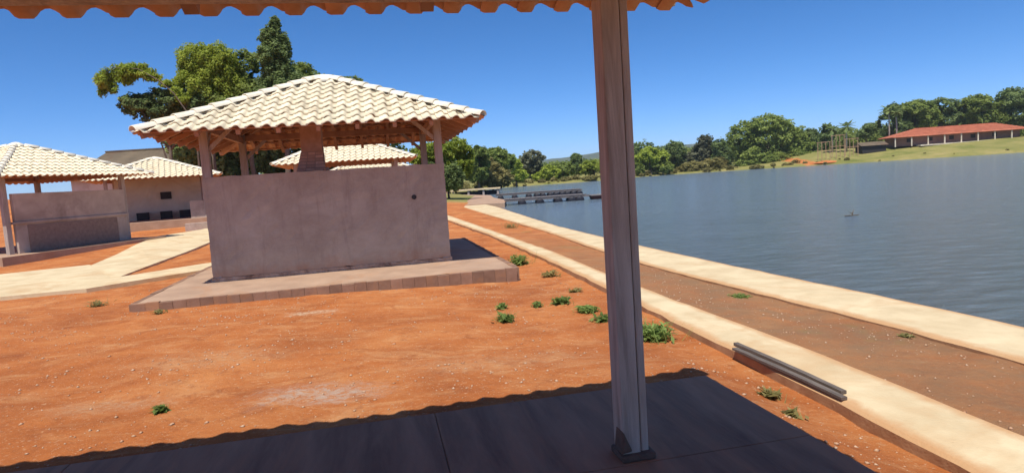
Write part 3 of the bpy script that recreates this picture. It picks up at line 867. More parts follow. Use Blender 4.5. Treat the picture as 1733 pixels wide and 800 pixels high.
far_shelter((-14.35, 26.0), True, 0.35, yaw=-0.28, back=True, wall='right', label='pale roofed shelter with a two tone wall, leftmost and cut by the frame', eave=2.52, wall_h=2.0, wmat='plaster')
far_shelter((-15.05, 33.7), True, 0.55, yaw=0.47, rise=1.15, label='open fronted shelter with a pale back wall, behind the leftmost shelter', eave=2.42, floor=0.25, wall='back')
far_shelter((-10.05, 27.6), False, 0.3, 'cream shelter roof seen through the gap above the grey front wall', eave=2.68, wall='none')
far_shelter((-11.6, 40.0), False, 0.35, 'farthest shelter, a thin white roof strip below the cream roof in the gap', eave=2.32, wall='none')
# low block built for a dark shadow, and the boundary wall, by the left shelters
def block(name, a, b, z0, z1, mat, w, label, cat):
    mb = MB(); mb.bar((a[0], a[1], (z0 + z1) / 2), (b[0], b[1], (z0 + z1) / 2), w, z1 - z0)
    o = mb.build(name, M[mat], bevel=0.02); tag(o, label, cat); return o
block('shadow_block', (-15.4, 30.2), (-13.1, 31.0), 0.2, 0.66, 'plaster', 0.35, 'low block added for the dark shadow on the red earth between the two left shelters', 'wall')  # added block, takes the place of a dark shadow on the ground
block('boundary_wall', (-46, 61), (-16, 63.5), 1.2, 2.75, 'white_wall', 0.3, 'long white boundary wall glimpsed between the two left shelters', 'wall')

# ------------------------------------------------------------------ brown roofed barn far behind
barn = empty('barn', (-36.3, 66, 1.7), 0.08)
tag(barn, 'large brown roofed barn rising behind the left shelters', 'barn')
mb = MB(); L, D, eh, rh = 5.3, 5.0, 2.6, 5.45
mb.add([(-L-0.6, -D-0.6, eh), (L+0.6, -D-0.6, eh), (L+0.6, D+0.6, eh), (-L-0.6, D+0.6, eh), (-L+1.0, 0, rh), (L, 0, rh)],
       [(0, 1, 5, 4), (2, 3, 4, 5), (3, 0, 4), (1, 2, 5), (3, 2, 1, 0)])
rf = mb.build('roof', M['barn_roof'], barn)
mb = MB(); mb.bar((-L+0.9, 0, rh + 0.03), (L+0.1, 0, rh + 0.03), 0.35, 0.16); mb.build('ridge_cap', M['barn_roof'], rf)
mb = MB(); mb.box((-L, -D, 0), (L, D, eh)); mb.build('wall', M['plaster_pale'], barn)

# ------------------------------------------------------------------ loose boards on the garden path
def board(a, b, w, h, z, label):
    a = Vector(a); b = Vector(b); d = b - a
    mb = MB(); n = 7; L = d.length; vs = []
    for i in range(n + 1):
        x = L * i / n; sag = 0.006 * math.sin(math.pi * i / n) + random.gauss(0, 0.001); ww = w / 2 * (1 + random.gauss(0, 0.02))
        vs += [(x, -ww, sag), (x, ww, sag), (x, ww, h + sag), (x, -ww, h + sag)]
    fs = [(0, 1, 2, 3), (4*n+3, 4*n+2, 4*n+1, 4*n)]
    for i in range(n):
        for k in range(4): fs.append((4*i+k, 4*(i+1)+k, 4*(i+1)+(k+1) % 4, 4*i+(k+1) % 4))
    mb.add(vs, fs)
    zs = terrain(np.array([[a.x + d.x * q, a.y + d.y * q] for q in (0, .25, .5, .75, 1)])) + 0.003
    za, zb = (z, z) if z > 0 else (float(zs[0]), float(zs[-1]))
    mid_gap = max(0.0, float(max(zs[q] - (za + (zb - za) * q / 4) for q in range(5)))) if z <= 0 else 0.0
    mw = Matrix.Translation((a.x, a.y, za + mid_gap * 0.6)) @ Matrix.Rotation(math.atan2(d.y, d.x), 4, 'Z') @ Matrix.Rotation(-math.atan2(zb - za, L), 4, 'Y')
    o = mb.build('board', M['board'], None, mw); tag(o, label, 'board', 'loose boards lying on the path edge'); return o
board((2.095, 6.05, 0), (2.375, 4.58, 0), 0.045, 0.024, 0.006, 'longer grey timber board lying on the path edge, lake side of the pair')
board((2.03, 5.90, 0), (2.315, 4.46, 0), 0.05, 0.02, 0.006, 'thin weathered board lying along the path edge, yard side of the pair')
# ------------------------------------------------------------------ weeds
def weed(x, y, r, h, n, label, mat='leaf_weed', seed=0, ls=0.05):
    g = np.random.default_rng(seed + 100)
    z = float(terrain(np.array([[x, y]]))[0])
    a = g.uniform(0, 2*np.pi, n); rr = r * np.sqrt(g.uniform(0, 1, n)); hh = h * g.uniform(0.15, 1, n) * (1 - 0.5 * rr / r)
    # clumpy
    nc = max(3, n // 16); ca = g.uniform(0, 2*np.pi, nc); cr = r * np.sqrt(g.uniform(0, 1, nc)); k = g.integers(0, nc, n)
    cx = np.cos(ca[k]) * cr[k] * 0.5 + g.normal(0, r * 0.22, n); cy = np.sin(ca[k]) * cr[k] * 0.5 + g.normal(0, r * 0.22, n)
    c = np.column_stack([cx, cy, hh])
    d = np.column_stack([np.cos(a), np.sin(a), g.uniform(-0.2, 0.9, n)]); d /= np.linalg.norm(d, axis=1)[:, None]
    s = np.cross(d, g.normal(0, 1, (n, 3)) * 0.3 + [0, 0, 1]); s /= np.linalg.norm(s, axis=1)[:, None]
    l = ls * g.uniform(0.6, 1.4, n)[:, None]; w = l * 0.3
    up = np.cross(s, d)
    base = np.column_stack([cx * 0.35, cy * 0.35, np.full(n, 0.004)])
    v = np.stack([c - d * l, c + s * w + up * w * 0.3, c + d * l, c - s * w + up * w * 0.3], 1).reshape(-1, 3)
    # thin stems
    sv = np.stack([base, base + s * 0.003, c - d * l + s * 0.003, c - d * l], 1).reshape(-1, 3)
    V = np.concatenate([v, sv]); Fc = np.arange(len(V)).reshape(-1, 4)
    nb_ = max(6, n // 6)                                                # long thin blades
    ba = g.uniform(0, 6.283, nb_); bp = np.column_stack([g.normal(0, r * 0.5, nb_), g.normal(0, r * 0.5, nb_), np.full(nb_, -0.01)])
    bt = bp + np.column_stack([np.cos(ba) * h * 0.8, np.sin(ba) * h * 0.8, h * g.uniform(0.5, 1.3, nb_)]); bs = np.column_stack([-np.sin(ba), np.cos(ba), np.zeros(nb_)]) * 0.004
    bv = np.stack([bp - bs, bp + bs, bt + bs * 0.3, bt - bs * 0.3], 1).reshape(-1, 3)
    V = np.concatenate([V, bv]); Fc = np.arange(len(V)).reshape(-1, 4)
    tone = np.concatenate([g.uniform(0, 1, n), g.uniform(0, 0.5, n), g.uniform(0.6, 1, nb_)])
    o = link('weed', quad_mesh('weed', V, Fc, M[mat], tone)); o.location = (x, y, z)
    tag(o, label, 'weed', 'weeds growing in the red earth')
    return o
weed(0.12, 13.6, 0.30, 0.24, 260, 'leafy weed beside the right front corner of the grey walled platform', seed=1, ls=0.06)
weed(0.66, 11.7, 0.20, 0.14, 90, 'pale dry weed at the path edge beyond the platform corner', 'leaf_olive', 2)
weed(-0.22, 8.9, 0.12, 0.09, 60, 'smaller weed just behind another in front of the platform corner', seed=3)
weed(-0.17, 8.05, 0.19, 0.11, 130, 'broad low weed standing alone in open earth, nearest below the platform corner', seed=4)
weed(0.30, 8.9, 0.13, 0.08, 60, 'small weed midway between the platform corner and the timber post', seed=5)
weed(0.64, 9.0, 0.15, 0.10, 200, 'bright green low weed left of the timber post, beside the larger patch', seed=6)
weed(0.93, 8.35, 0.17, 0.09, 240, 'spreading patch of low weed just left of the timber post', seed=7)
weed(1.02, 7.75, 0.17, 0.10, 90, 'small weed touching the left edge of the timber post', seed=8)
weed(1.45, 6.75, 0.30, 0.19, 420, 'largest leafy weed, right of the timber post against the path kerb', seed=9)
weed(-2.97, 5.12, 0.085, 0.06, 50, 'tiny weed alone in the earth near the shadow edge at lower left', seed=10)
weed(-5.6, 9.8, 0.15, 0.07, 50, 'small dull weed below the left front corner of the platform', 'leaf_olive', 11)
weed(1.90, 4.78, 0.11, 0.07, 50, 'small dry weed beside the near end of the boards', 'leaf_olive', 12)
weed(1.90, 4.32, 0.10, 0.06, 40, 'small weed in the earth strip nearest the shaded floor corner', 'leaf_olive', 13)
weed(-7.35, 11.1, 0.24, 0.13, 60, 'dry brown weed tuft below the left path', 'leaf_olive', 14)
weed(0.95, 9.95, 0.16, 0.07, 50, 'faint dry weed under the path kerb beyond the green patch', 'leaf_olive', 15)
weed(3.15, 9.0, 0.26, 0.022, 70, 'green weed patch in the earth strip between the two paths', 'leaf_weed', 16)
weed(4.0, 6.4, 0.16, 0.02, 30, 'dry weed tuft between the two paths near the right edge', 'leaf_olive', 17)
weed(0.0, 24.5, 0.5, 0.25, 120, 'dry tuft between the two paths close to the landing', 'leaf_olive', 18)

# ------------------------------------------------------------------ pebbles strewn on the earth
def pebbles(n=5200):
    t = (1 + 5 ** 0.5) / 2
    oc = np.array([(1, 0, 0), (-1, 0, 0), (0, 1, 0), (0, -1, 0), (0, 0, 1), (0, 0, -1)], float)
    of = np.array([(0, 2, 4), (2, 1, 4), (1, 3, 4), (3, 0, 4), (2, 0, 5), (1, 2, 5), (3, 1, 5), (0, 3, 5)])
    u = rng.uniform(-9, 6, n * 3); v = 3.2 + 9.5 * rng.uniform(0, 1, n * 3) ** 1.2
    P = np.column_stack([u, v])
    k = vnoise(P, 0.9, 5) + 0.5 * vnoise(P, 2.7, 6) + rng.uniform(-0.5, 0.5, len(P))
    P = P[k > 0.05]
    # stay off slabs and paths
    uu = P @ UX; vv = P @ VX
    keep = ~((uu > -4.3) & (uu < 2.42) & (vv < 4.3))
    q = (P - kc); ku = q @ KU; kv2 = q @ KV
    keep &= ~((ku > px0 - 0.1) & (ku < px1 + 0.1) & (kv2 > py0 - 0.1))
    keep &= ~((P[:, 0] > IN_L(P[:, 1]) - 0.05) & (P[:, 0] < IN_R(P[:, 1]) + 0.03)) & (P[:, 0] < OUT_L(P[:, 1]) - 0.05)
    P = P[keep][:n]; n = len(P)
    z = terrain(P)
    r = 0.005 + 0.014 * rng.uniform(0, 1, n) ** 3.5
    a = rng.uniform(0, 6.28, n)
    V = oc[None] * rng.uniform(0.6, 1.3, (n, 6, 1)) * r[:, None, None] * np.array([1.2, 1, 0.6])
    ca, sa = np.cos(a)[:, None], np.sin(a)[:, None]
    X = V[..., 0] * ca - V[..., 1] * sa; Y = V[..., 0] * sa + V[..., 1] * ca
    V = np.stack([X + P[:, 0:1], Y + P[:, 1:2], V[..., 2] + z[:, None] + r[:, None] * 0.2], -1).reshape(-1, 3)
    Fc = (of[None] + (np.arange(n) * 6)[:, None, None]).reshape(-1, 3)
    o = link('gravel', quad_mesh('gravel', V, Fc, M['pebble'])); tag(o, 'small pale stones strewn over the red earth', 'gravel', kind='stuff')
pebbles()

# ------------------------------------------------------------------ landing, docks
poly_path('landing', [(-5.6, 50.5), (-2.6, 50.2), (-0.4, 49.4), (-0.3, 56), (-1.6, 66), (-2.3, 78), (-6.5, 92), (-11, 97), (-12, 80), (-9, 60)], -0.08, 0.9, M['platform'])
def dock(name, x0, x1, yc, wid, zt_, floats, label, deck='dock_deck'):
    d = empty(name, (x0, yc, WATER_Z)); tag(d, label, 'dock', 'floating docks')
    L = x1 - x0; h = zt_ - WATER_Z
    nb = int(L / 0.45)
    mb = MB(); mb.box((0, -wid/2, h - 0.2), (L, -wid/2 + 0.1, h - 0.03)); mb.build('edge_beam', M[deck], d)
    mb = MB(); mb.box((0, wid/2 - 0.1, h - 0.14), (L, wid/2, h - 0.03)); mb.build('edge_beam', M[deck], d)
    mb = MB(); mb.box((0.02, -wid/2 - 0.03, h - 0.026), (0.44, wid/2 + 0.03, h + 0.012)); me = mb.mesh('plank', [M[deck]])
    for i in range(nb): link('plank', me, d, Matrix.Translation((i * 0.45, 0, random.gauss(0, 0.003))))
    for fx, fw in floats:
        mb = MB()
        for i in range(max(1, round(fw / 0.55))):
            xx = fx + i * 0.66
            mb.tube([(xx, -wid/2 - 0.16, 0.05), (xx, -wid/2 - 0.10, 0.05), (xx, wid/2 + 0.08, 0.05), (xx, wid/2 + 0.12, 0.03)], [0.28, 0.35, 0.35, 0.28], 14)
        mb.build('float', M['float'], d, smooth=True)
    return d
dock('floating_dock', -1.5, 8.1, 72.0, 2.2, 0.12, [(0.5, 0.5), (2.1, 0.5), (3.7, 0.5), (4.6, 1.2), (6.1, 1.7), (8.0, 1.7)], 'farther long grey floating dock carried on black drums')
dock('floating_dock', -0.45, 6.7, 54.6, 2.2, 0.04, [(1.5, 0.5), (3.0, 0.6), (4.55, 0.6), (5.7, 1.1)], 'nearer long grey floating dock carried on black drums')
# small dark red pontoon at the end of the nearer dock
pt = empty('pontoon', (6.9, 54.8, WATER_Z)); tag(pt, 'dark red pontoon at the outer end of the nearer dock, beside the post', 'pontoon')
mb = MB(); mb.add([(0, -1.1, 0.3), (2.6, -1.1, 0.3), (2.6, 1.1, 0.3), (0, 1.1, 0.3), (0.25, -0.9, -0.2), (2.35, -0.9, -0.2), (2.35, 0.9, -0.2), (0.25, 0.9, -0.2)],
                  [(0,1,2,3),(7,6,5,4),(4,5,1,0),(5,6,2,1),(6,7,3,2),(7,4,0,3)]); mb.build('hull', M['red_dock'], pt, bevel=0.03)
mb = MB(); mb.box((-0.04, -1.14, 0.3), (2.64, 1.14, 0.36)); mb.build('deck', M['dock_deck'], pt)
# low deck on posts beyond the landing
pf = empty('raised_deck', (-5.0, 100, WATER_Z)); tag(pf, 'low flat deck on short posts at the far end of the landing', 'deck')
mb = MB(); mb.box((-4.0, -2.6, 0.78), (3.7, 2.6, 0.98)); mb.build('deck_top', M['path'], pf, bevel=0.02)
for x in (-3.5, -1.2, 1.1, 3.3):
    for y in (-2.3, 2.3):
        mb = MB(); mb.box((x - 0.15, y - 0.15, -0.8), (x + 0.15, y + 0.15, 0.78)); mb.build('post', M['post'], pf)
mb = MB(); mb.box((-3.3, -1.8, -0.3), (3.2, 1.8, 0.6)); mb.build('float', M['float'], pf)  # black box stands in for the dark shadow under the deck
# stone block left of it
mb = MB(); mb.box((-10.9, 97.2, -0.5), (-9.0, 99.2, 0.55)); o = mb.build('concrete_block', M['platform'], bevel=0.05); tag(o, 'squat concrete block beside the raised deck at the landing', 'block')
# twig shape added in place of a small dark ripple on the lake
mb = MB(); mb.tube([(0, 0, -0.3), (0.03, 0, 0.1), (0.10, 0.02, 0.22)], [0.03, 0.022, 0.008], 5); mb.tube([(0.03, 0, 0.08), (-0.12, 0.02, 0.16)], [0.015, 0.006], 5); mb.tube([(-0.25, 0, 0.015), (0.28, 0.03, 0.02)], [0.02, 0.015], 5)
o = mb.build('twig', M['bark']); o.location = (12.6, 23.5, WATER_Z); tag(o, 'added twig shape standing in for a small dark ripple on the lake', 'twig')

# ------------------------------------------------------------------ trees
def foliage(blobs, n, size, seed, gap=0.35, droop=0.0, flat=0.0, elong=1.5, shell=0.55):
    """leaf clumps spread through ellipsoid blobs; blobs: (cx,cy,cz,rx,ry,rz,weight)"""
    g = np.random.default_rng(seed)
    B = np.array([b[:6] for b in blobs], float); w = np.array([b[6] if len(b) > 6 else b[3]*b[5] for b in blobs], float); w /= w.sum()
    k = g.choice(len(B), n, p=w)
    d = g.normal(0, 1, (n, 3)); d /= np.linalg.norm(d, axis=1)[:, None]
    rad = shell + (1 - shell) * g.uniform(0, 1, n) ** 0.6
    # lumpy radius per direction
    lump = 1 + 0.16 * np.sin(d[:, 0] * 7 + k * 1.7 + seed) * np.cos(d[:, 2] * 6 + k) + 0.12 * np.sin(d[:, 1] * 11 + d[:, 0] * 5 + k * 2.1)
    P = B[k, :3] + d * B[k, 3:6] * (rad * lump)[:, None]
    # clumping: pull leaves to random twig centres
    q = np.floor(P / (size * 3.2)); hsh = np.abs(np.sin(q @ np.array([12.9898, 78.233, 37.719]) + seed) * 43758.5453) % 1
    keep = hsh > gap * 0.9
    P = P[keep]; d = d[keep]; hsh = hsh[keep]; n = len(P)
    nrm = d * 0.45 + g.normal(0, 0.5, (n, 3)) + np.array([0, 0, 0.75 + flat]); nrm /= np.linalg.norm(nrm, axis=1)[:, None]
    t = g.normal(0, 1, (n, 3)); t[:, 2] -= droop; t -= nrm * (t * nrm).sum(1)[:, None]; t /= np.linalg.norm(t, axis=1)[:, None]
    s = np.cross(nrm, t)
    L = size * g.uniform(0.55, 1.35, n)[:, None]; W = L / elong
    V = np.stack([P - t * L * 0.5, P + s * W * 0.5 + t * L * 0.05, P + t * L * 0.5 - nrm * L * 0.12, P - s * W * 0.5 + t * L * 0.05], 1).reshape(-1, 3)
    tone = np.clip(0.25 + 0.5 * (hsh - gap) / (1 - gap) + g.normal(0, 0.16, n), 0, 1)
    return V, np.arange(len(V)).reshape(-1, 4), tone

def trunk_mesh(h, r, limbs, seed, lean=(0, 0)):
    g = random.Random(seed); mb = MB()
    pts = []; rad = []
    for i in range(7):
        k = i / 6
        pts.append((lean[0] * k * k + g.gauss(0, 0.03 * h * 0.3), lean[1] * k * k + g.gauss(0, 0.03 * h * 0.3), -0.3 + (h + 0.3) * k)); rad.append(r * (1.25 if i == 0 else 1) * (1 - 0.65 * k))
    mb.tube(pts, rad, 8)
    for (tx, ty, tz) in limbs:
        k = g.uniform(0.45, 0.85); i = int(k * 6); p = Vector(pts[i]); q = Vector((tx, ty, tz)); mid_ = p.lerp(q, 0.5) + Vector((0, 0, -0.06 * (q - p).length))
        mb.tube([p, mid_, q], [r * 0.45, r * 0.28, r * 0.1], 6)
    return mb

def tree(name, x, y, blobs, n, size, mat, label, seed, trunk_h=None, trunk_r=0.2, group=None, cat='tree', bark='bark', z=None, gap=0.35, droop=0.0, elong=1.5, shell=0.55, lean=(0, 0), limbs=True):
    if z is None: z = float(terrain(np.array([[x, y]]))[0])
    t = empty(name, (x, y, z)); tag(t, label, cat, group)
    V, Fc, tone = foliage(blobs, n, size, seed, gap, droop, elong=elong, shell=shell)
    link('crown', quad_mesh('crown', V, Fc, M[mat], tone), t)
    zt_ = max(b[2] for b in blobs)
    th = trunk_h or zt_ * 0.8
    limbs = [(b[0], b[1], b[2] - b[5] * 0.2) for b in blobs] if limbs else []
    trunk_mesh(th, trunk_r, limbs[:8], seed, lean).build('trunk', M[bark], t, smooth=True)
    return t

def px_at(px, py, Y):
    d = fwd + IR * ((px - 866.5) / F_PX) + IU * ((400 - py) / F_PX)
    t = Y / d.y
    return d.x * t, CAMZ + d.z * t

def shape(Y, base_px, ells, depth=0.8):
    """ells in photo units around a base pixel column, turned into metres at distance Y"""
    bx, _ = px_at(base_px, 300, Y)
    s = Y / F_PX; out = []
    tz = None
    for (cx, cy, rx, ry) in ells:
        X, Z = px_at(cx, cy, Y)
        out.append([X, Z, rx * s, ry * s])
    bx = sum(e[0] * e[2] for e in out) / sum(e[2] for e in out)
    z0 = float(terrain(np.array([[bx, Y]]))[0])
    bl = []
    for i, (X, Z, rx, rz) in enumerate(out):
        bl.append((X - bx, ((i * 37) % 11 / 11 - 0.5) * rx * 0.6, Z - z0, rx, max(rx * depth, 0.3), rz))
    return bx, bl

def ptree(name, Y, ells, n, size, mat, label, seed, **kw):
    bx, bl = shape(Y, 0, ells)
    return tree(name, bx, Y, bl, n, size, mat, label, seed, **kw)

G1 = 'trees behind the middle shelter'
# arching bamboo on the far left
bb = ptree('bamboo_clump', 50, [(184, 136, 18, 15), (200, 124, 20, 15), (222, 120, 26, 13), (250, 122, 16, 8), (258, 131, 16, 7), (174, 152, 9, 15), (192, 150, 8, 10), (214, 134, 12, 10), (278, 141, 12, 6), (240, 112, 10, 6), (298, 154, 10, 7), (312, 166, 12, 10)], 13000, 0.32, 'leaf_bright', 'arching light green bamboo spray at the far left of the trees', 21, trunk_h=0.5, trunk_r=0.09, group=G1, droop=1.6, elong=3.4, gap=0.3, shell=0.3, limbs=False)
for o_ in list(bb.children):
    if o_.name.startswith('trunk'): bpy.data.objects.remove(o_)
mb = MB()
for jx, jy in ((0, 0), (6, 4), (-4, -5)):
    cp = []
    for (qx, qy) in ((352, 330), (345, 260), (330, 200), (305, 165), (278, 142), (245, 124), (205, 122), (182, 138)):
        X, Z = px_at(qx + jx, qy + jy, 50); cp.append((X - bb.location.x, 0.15 * jx, Z - bb.location.z))
    mb.tube(cp, [0.09, 0.08, 0.06, 0.045, 0.035, 0.025, 0.015, 0.008], 6)
mb.build('culms', M['bark'], bb, smooth=True)
ptree('leafy_tree', 51, [(240, 178, 30, 18), (285, 172, 36, 22), (325, 176, 34, 24), (262, 192, 30, 14)], 26000, 0.23, 'leaf_dark', 'dark low branching tree just above the left roof slope', 22, trunk_r=0.22, group=G1, gap=0.4)
ptree('bamboo_clump', 52, [(335, 105, 30, 28), (366, 106, 34, 30), (350, 125, 46, 34), (340, 150, 40, 36), (380, 140, 30, 40), (335, 185, 40, 30)], 52000, 0.23, 'leaf_bright', 'rounded bright green bamboo clump left of the tall dark tree', 23, trunk_r=0.16, group=G1, droop=1.0, elong=2.4, gap=0.08, shell=0.6)
ptree('leafy_tree', 54, [(418, 118, 30, 32), (410, 150, 40, 34), (440, 160, 40, 28), (398, 190, 70, 50)], 44000, 0.24, 'leaf_mid', 'mid green tree between the bamboo clump and the tall dark tree', 24, trunk_r=0.25, group=G1, gap=0.3)
ptree('columnar_tree', 50, [(466, 44, 9, 15), (458, 62, 18, 16), (468, 80, 22, 26), (462, 96, 24, 22), (470, 116, 26, 24), (474, 140, 36, 30), (478, 175, 40, 40)], 50000, 0.21, 'leaf_dark', 'tall narrow dark tree, highest above the tiled roof', 25, trunk_r=0.25, group=G1, gap=0.10, shell=0.4)
ptree('leafy_tree', 55, [(512, 128, 24, 20), (540, 140, 30, 14), (590, 138, 20, 9), (510, 160, 40, 30), (560, 170, 40, 30)], 26000, 0.24, 'leaf_mid', 'green treetop just behind the roof apex', 26, trunk_r=0.2, group=G1, gap=0.35)
# dark green tree mass low behind the shelter
ptree('leafy_tree', 57, [(360, 240, 60, 60), (430, 240, 50, 60), (390, 290, 60, 40)], 22000, 0.42, 'leaf_dark', 'dark dense tree seen under the roof left of the brick hood', 27, trunk_r=0.3, group=G1, gap=0.12)
ptree('leafy_tree', 61, [(500, 240, 60, 60), (580, 240, 60, 50), (520, 290, 60, 40), (600, 290, 60, 40), (640, 250, 40, 40)], 22000, 0.45, 'leaf_dark', 'dark dense tree seen under the roof right of the brick hood', 28, trunk_r=0.3, group=G1, gap=0.12)
# bright bush and hedge right of the middle shelter
G2 = 'trees by the landing'
ptree('bamboo_clump', 66, [(742, 256, 32, 18), (770, 250, 24, 18), (788, 264, 14, 20), (715, 266, 26, 18), (764, 274, 30, 18), (790, 285, 10, 14)], 26000, 0.30, 'leaf_bright', 'bright yellow green bamboo beside the right shelter post', 31, trunk_r=0.12, group=G2, droop=1.0, elong=2.4, gap=0.22)
ptree('hedge_tree', 64, [(768, 300, 17, 22), (752, 302, 14, 24), (735, 300, 20, 24)], 9000, 0.3, 'leaf_dark', 'dark green hedge tree under the bright bamboo by the landing', 32, trunk_r=0.12, group=G2, gap=0.08)

# ---- far shore
G3 = 'trees along the far shore'
FS = [
 # name, Y, ells, n, size, mat, label
 ('leafy_tree', 135, [(812, 264, 16, 16), (805, 285, 22, 22)], 6000, 0.75, 'leaf_mid', 'green tree next right of the bright bamboo, behind the landing'),
 ('leafy_tree', 150, [(838, 262, 18, 12), (850, 275, 22, 18)], 6000, 0.75, 'leaf_mid', 'rounded green tree behind the olive scrub left of the grey tree'),
 ('bare_scrub', 140, [(822, 292, 24, 22), (845, 300, 22, 16)], 6500, 0.7, 'leaf_olive', 'olive brown scrub bush at the left end of the far shore'),
 ('leafy_tree', 165, [(868, 282, 14, 14), (876, 296, 16, 12)], 4000, 0.8, 'leaf_bright', 'yellow green bush just left of the grey crowned tree'),
 ('grey_tree', 185, [(900, 268, 20, 13), (893, 280, 24, 12), (908, 290, 16, 12)], 6000, 0.85, 'leaf_grey', 'grey green crowned tree standing alone mid way along the far shore'),
 ('leafy_tree', 182, [(930, 292, 16, 12), (915, 300, 14, 8)], 3500, 0.8, 'leaf_bright', 'light green bush right of the grey crowned tree'),
 ('leafy_tree', 190, [(955, 286, 18, 12), (945, 296, 18, 10)], 4200, 0.85, 'leaf_mid', 'low green tree below the distant blue hill'),
 ('leafy_tree', 200, [(975, 268, 9, 8), (976, 282, 14, 13)], 4200, 0.85, 'leaf_dark', 'small dark pointed tree below the distant hill, left of the post'),
 ('leafy_tree', 192, [(1000, 284, 18, 12), (1012, 292, 16, 10)], 4200, 0.85, 'leaf_bright', 'bright green tree touching the left side of the timber post'),
 ('leafy_tree', 205, [(1035, 272, 20, 16), (1050, 282, 20, 14)], 4500, 0.85, 'leaf_mid', 'green tree mostly hidden behind the timber post'),
 ('leafy_tree', 222, [(1088, 255, 22, 16), (1105, 262, 26, 16)], 6000, 0.9, 'leaf_dark', 'dark tree behind the bright green one right of the timber post'),
 ('bamboo_clump', 212, [(1098, 264, 18, 14), (1115, 268, 16, 14), (1085, 276, 16, 14)], 7000, 0.85, 'leaf_bright', 'bright green feathery clump right of the timber post'),
 ('leafy_tree', 210, [(1078, 286, 12, 10), (1125, 284, 14, 9), (1100, 288, 18, 7)], 4500, 0.8, 'leaf_mid', 'low green scrub in front of the bright feathery clump'),
 ('leafy_tree', 228, [(1142, 258, 18, 18), (1150, 272, 18, 14)], 6000, 0.95, 'leaf_dark', 'dark rounded tree right of the bright feathery clump'),
 ('leafy_tree', 226, [(1192, 240, 13, 11), (1188, 256, 18, 16), (1176, 270, 20, 14)], 7500, 0.9, 'leaf_grey', 'tall grey green tree left of the broad umbrella tree'),
 ('leafy_tree', 222, [(1215, 248, 12, 14), (1222, 264, 18, 18)], 5500, 0.9, 'leaf_dark', 'dark tree wedged between the grey tree and the broad umbrella tree'),
 ('leafy_tree', 219, [(1168, 284, 22, 10), (1200, 280, 22, 10), (1216, 276, 14, 10)], 6000, 0.8, 'leaf_olive', 'olive shrub at the water edge below the grey tree'),
 ('umbrella_tree', 228, [(1295, 212, 34, 16), (1262, 222, 26, 16), (1330, 222, 28, 18), (1250, 240, 22, 20), (1300, 235, 44, 22), (1352, 240, 26, 18), (1275, 260, 34, 16), (1320, 262, 36, 16)], 34000, 0.85, 'leaf_mid', 'broad domed umbrella tree, largest on the far shore'),
 ('leafy_tree', 224, [(1310, 270, 30, 11), (1345, 266, 24, 12), (1270, 276, 26, 8), (1375, 264, 14, 8)], 9000, 0.8, 'leaf_mid', 'green waterside shrub below the broad umbrella tree'),
 ('leafy_tree', 232, [(1370, 232, 14, 14), (1372, 250, 16, 14)], 5000, 0.9, 'leaf_dark', 'dark tree at the right flank of the broad umbrella tree'),
 ('leafy_tree', 236, [(1398, 226, 12, 16), (1402, 242, 14, 12)], 5000, 0.9, 'leaf_dark', 'dark tree behind the timber frames of the building site'),
 ('leafy_tree', 238, [(1470, 216, 12, 8), (1462, 226, 12, 8)], 2600, 0.9, 'leaf_dark', 'small dark treetop between the palm and the tall dark grove'),
 ('leafy_tree', 226, [(1508, 190, 14, 14), (1500, 208, 18, 18), (1520, 222, 24, 16)], 10000, 0.95, 'leaf_dark', 'dark tree behind the twin pale palm trunks'),
 ('leafy_tree', 230, [(1545, 185, 26, 14), (1560, 200, 28, 20), (1535, 205, 20, 20)], 12000, 0.95, 'leaf_mid', 'tall green tree above the left end of the red roof'),
 ('leafy_tree', 232, [(1590, 182, 26, 14), (1600, 204, 34, 22)], 12000, 0.95, 'leaf_dark', 'tall dark tree above the middle of the red roof'),
 ('leafy_tree', 228, [(1650, 180, 30, 18), (1662, 200, 36, 24)], 12000, 0.95, 'leaf_mid', 'tall green tree above the right end of the red roof'),
 ('leafy_tree', 226, [(1712, 170, 32, 20), (1725, 192, 40, 26)], 12000, 0.95, 'leaf_dark', 'tall dark tree at the right edge of the far shore'),
]
for i, (nm, Y, el, n, sz, mt, lb) in enumerate(FS):
    ptree(nm, Y, el, n, sz, mt, lb, 60 + i, trunk_r=0.28, group=G3, gap=0.22, shell=0.6)

def palm(px, py_top, py_base, Y, label, seed, r=2.6):
    x, zt_ = px_at(px, py_top, Y); _, zb = px_at(px, py_base, Y)
    z0 = float(terrain(np.array([[x, Y]]))[0]); h = zt_ - z0
    t = empty('palm_tree', (x, Y, z0)); tag(t, label, 'palm', 'palms on the far shore')
    mb = MB(); g = random.Random(seed)
    mb.tube([(0, 0, -0.3), (g.gauss(0, 0.1), 0, h * 0.5), (0, 0, h)], [0.30, 0.24, 0.2], 7); mb.build('trunk', M['palm_bark'], t, smooth=True)
    vs = []; tone = []
    for k in range(26):
        a = g.uniform(0, 6.283); e = g.uniform(-0.5, 1.0); ln = r * g.uniform(0.8, 1.15)
        d = Vector((math.cos(a) * math.cos(e), math.sin(a) * math.cos(e), math.sin(e))); s = d.cross(Vector((0, 0, 1))).normalized()
        c0 = Vector((0, 0, h)); pts = [c0 + d * ln * q + Vector((0, 0, -0.5 * r * q * q * 0.5)) for q in (0.1, 0.4, 0.7, 1.0)]; wd = [0.12, 0.5, 0.55, 0.1]
        for q in range(3):
            for sg in (-1, 1):
                vs += [pts[q], pts[q] + s * sg * wd[q] + Vector((0, 0, -0.1)), pts[q+1] + s * sg * wd[q+1] + Vector((0, 0, -0.1)), pts[q+1]]; tone.append(g.uniform(0.1, 0.9))
    V = np.array([tuple(p) for p in vs]); link('crown', quad_mesh('crown', V, np.arange(len(V)).reshape(-1, 4), M['leaf_dark'], np.array(tone)), t)
palm(1504, 186, 232, 212, 'left one of the twin pale trunked palms by the red roof', 1, 3.2)
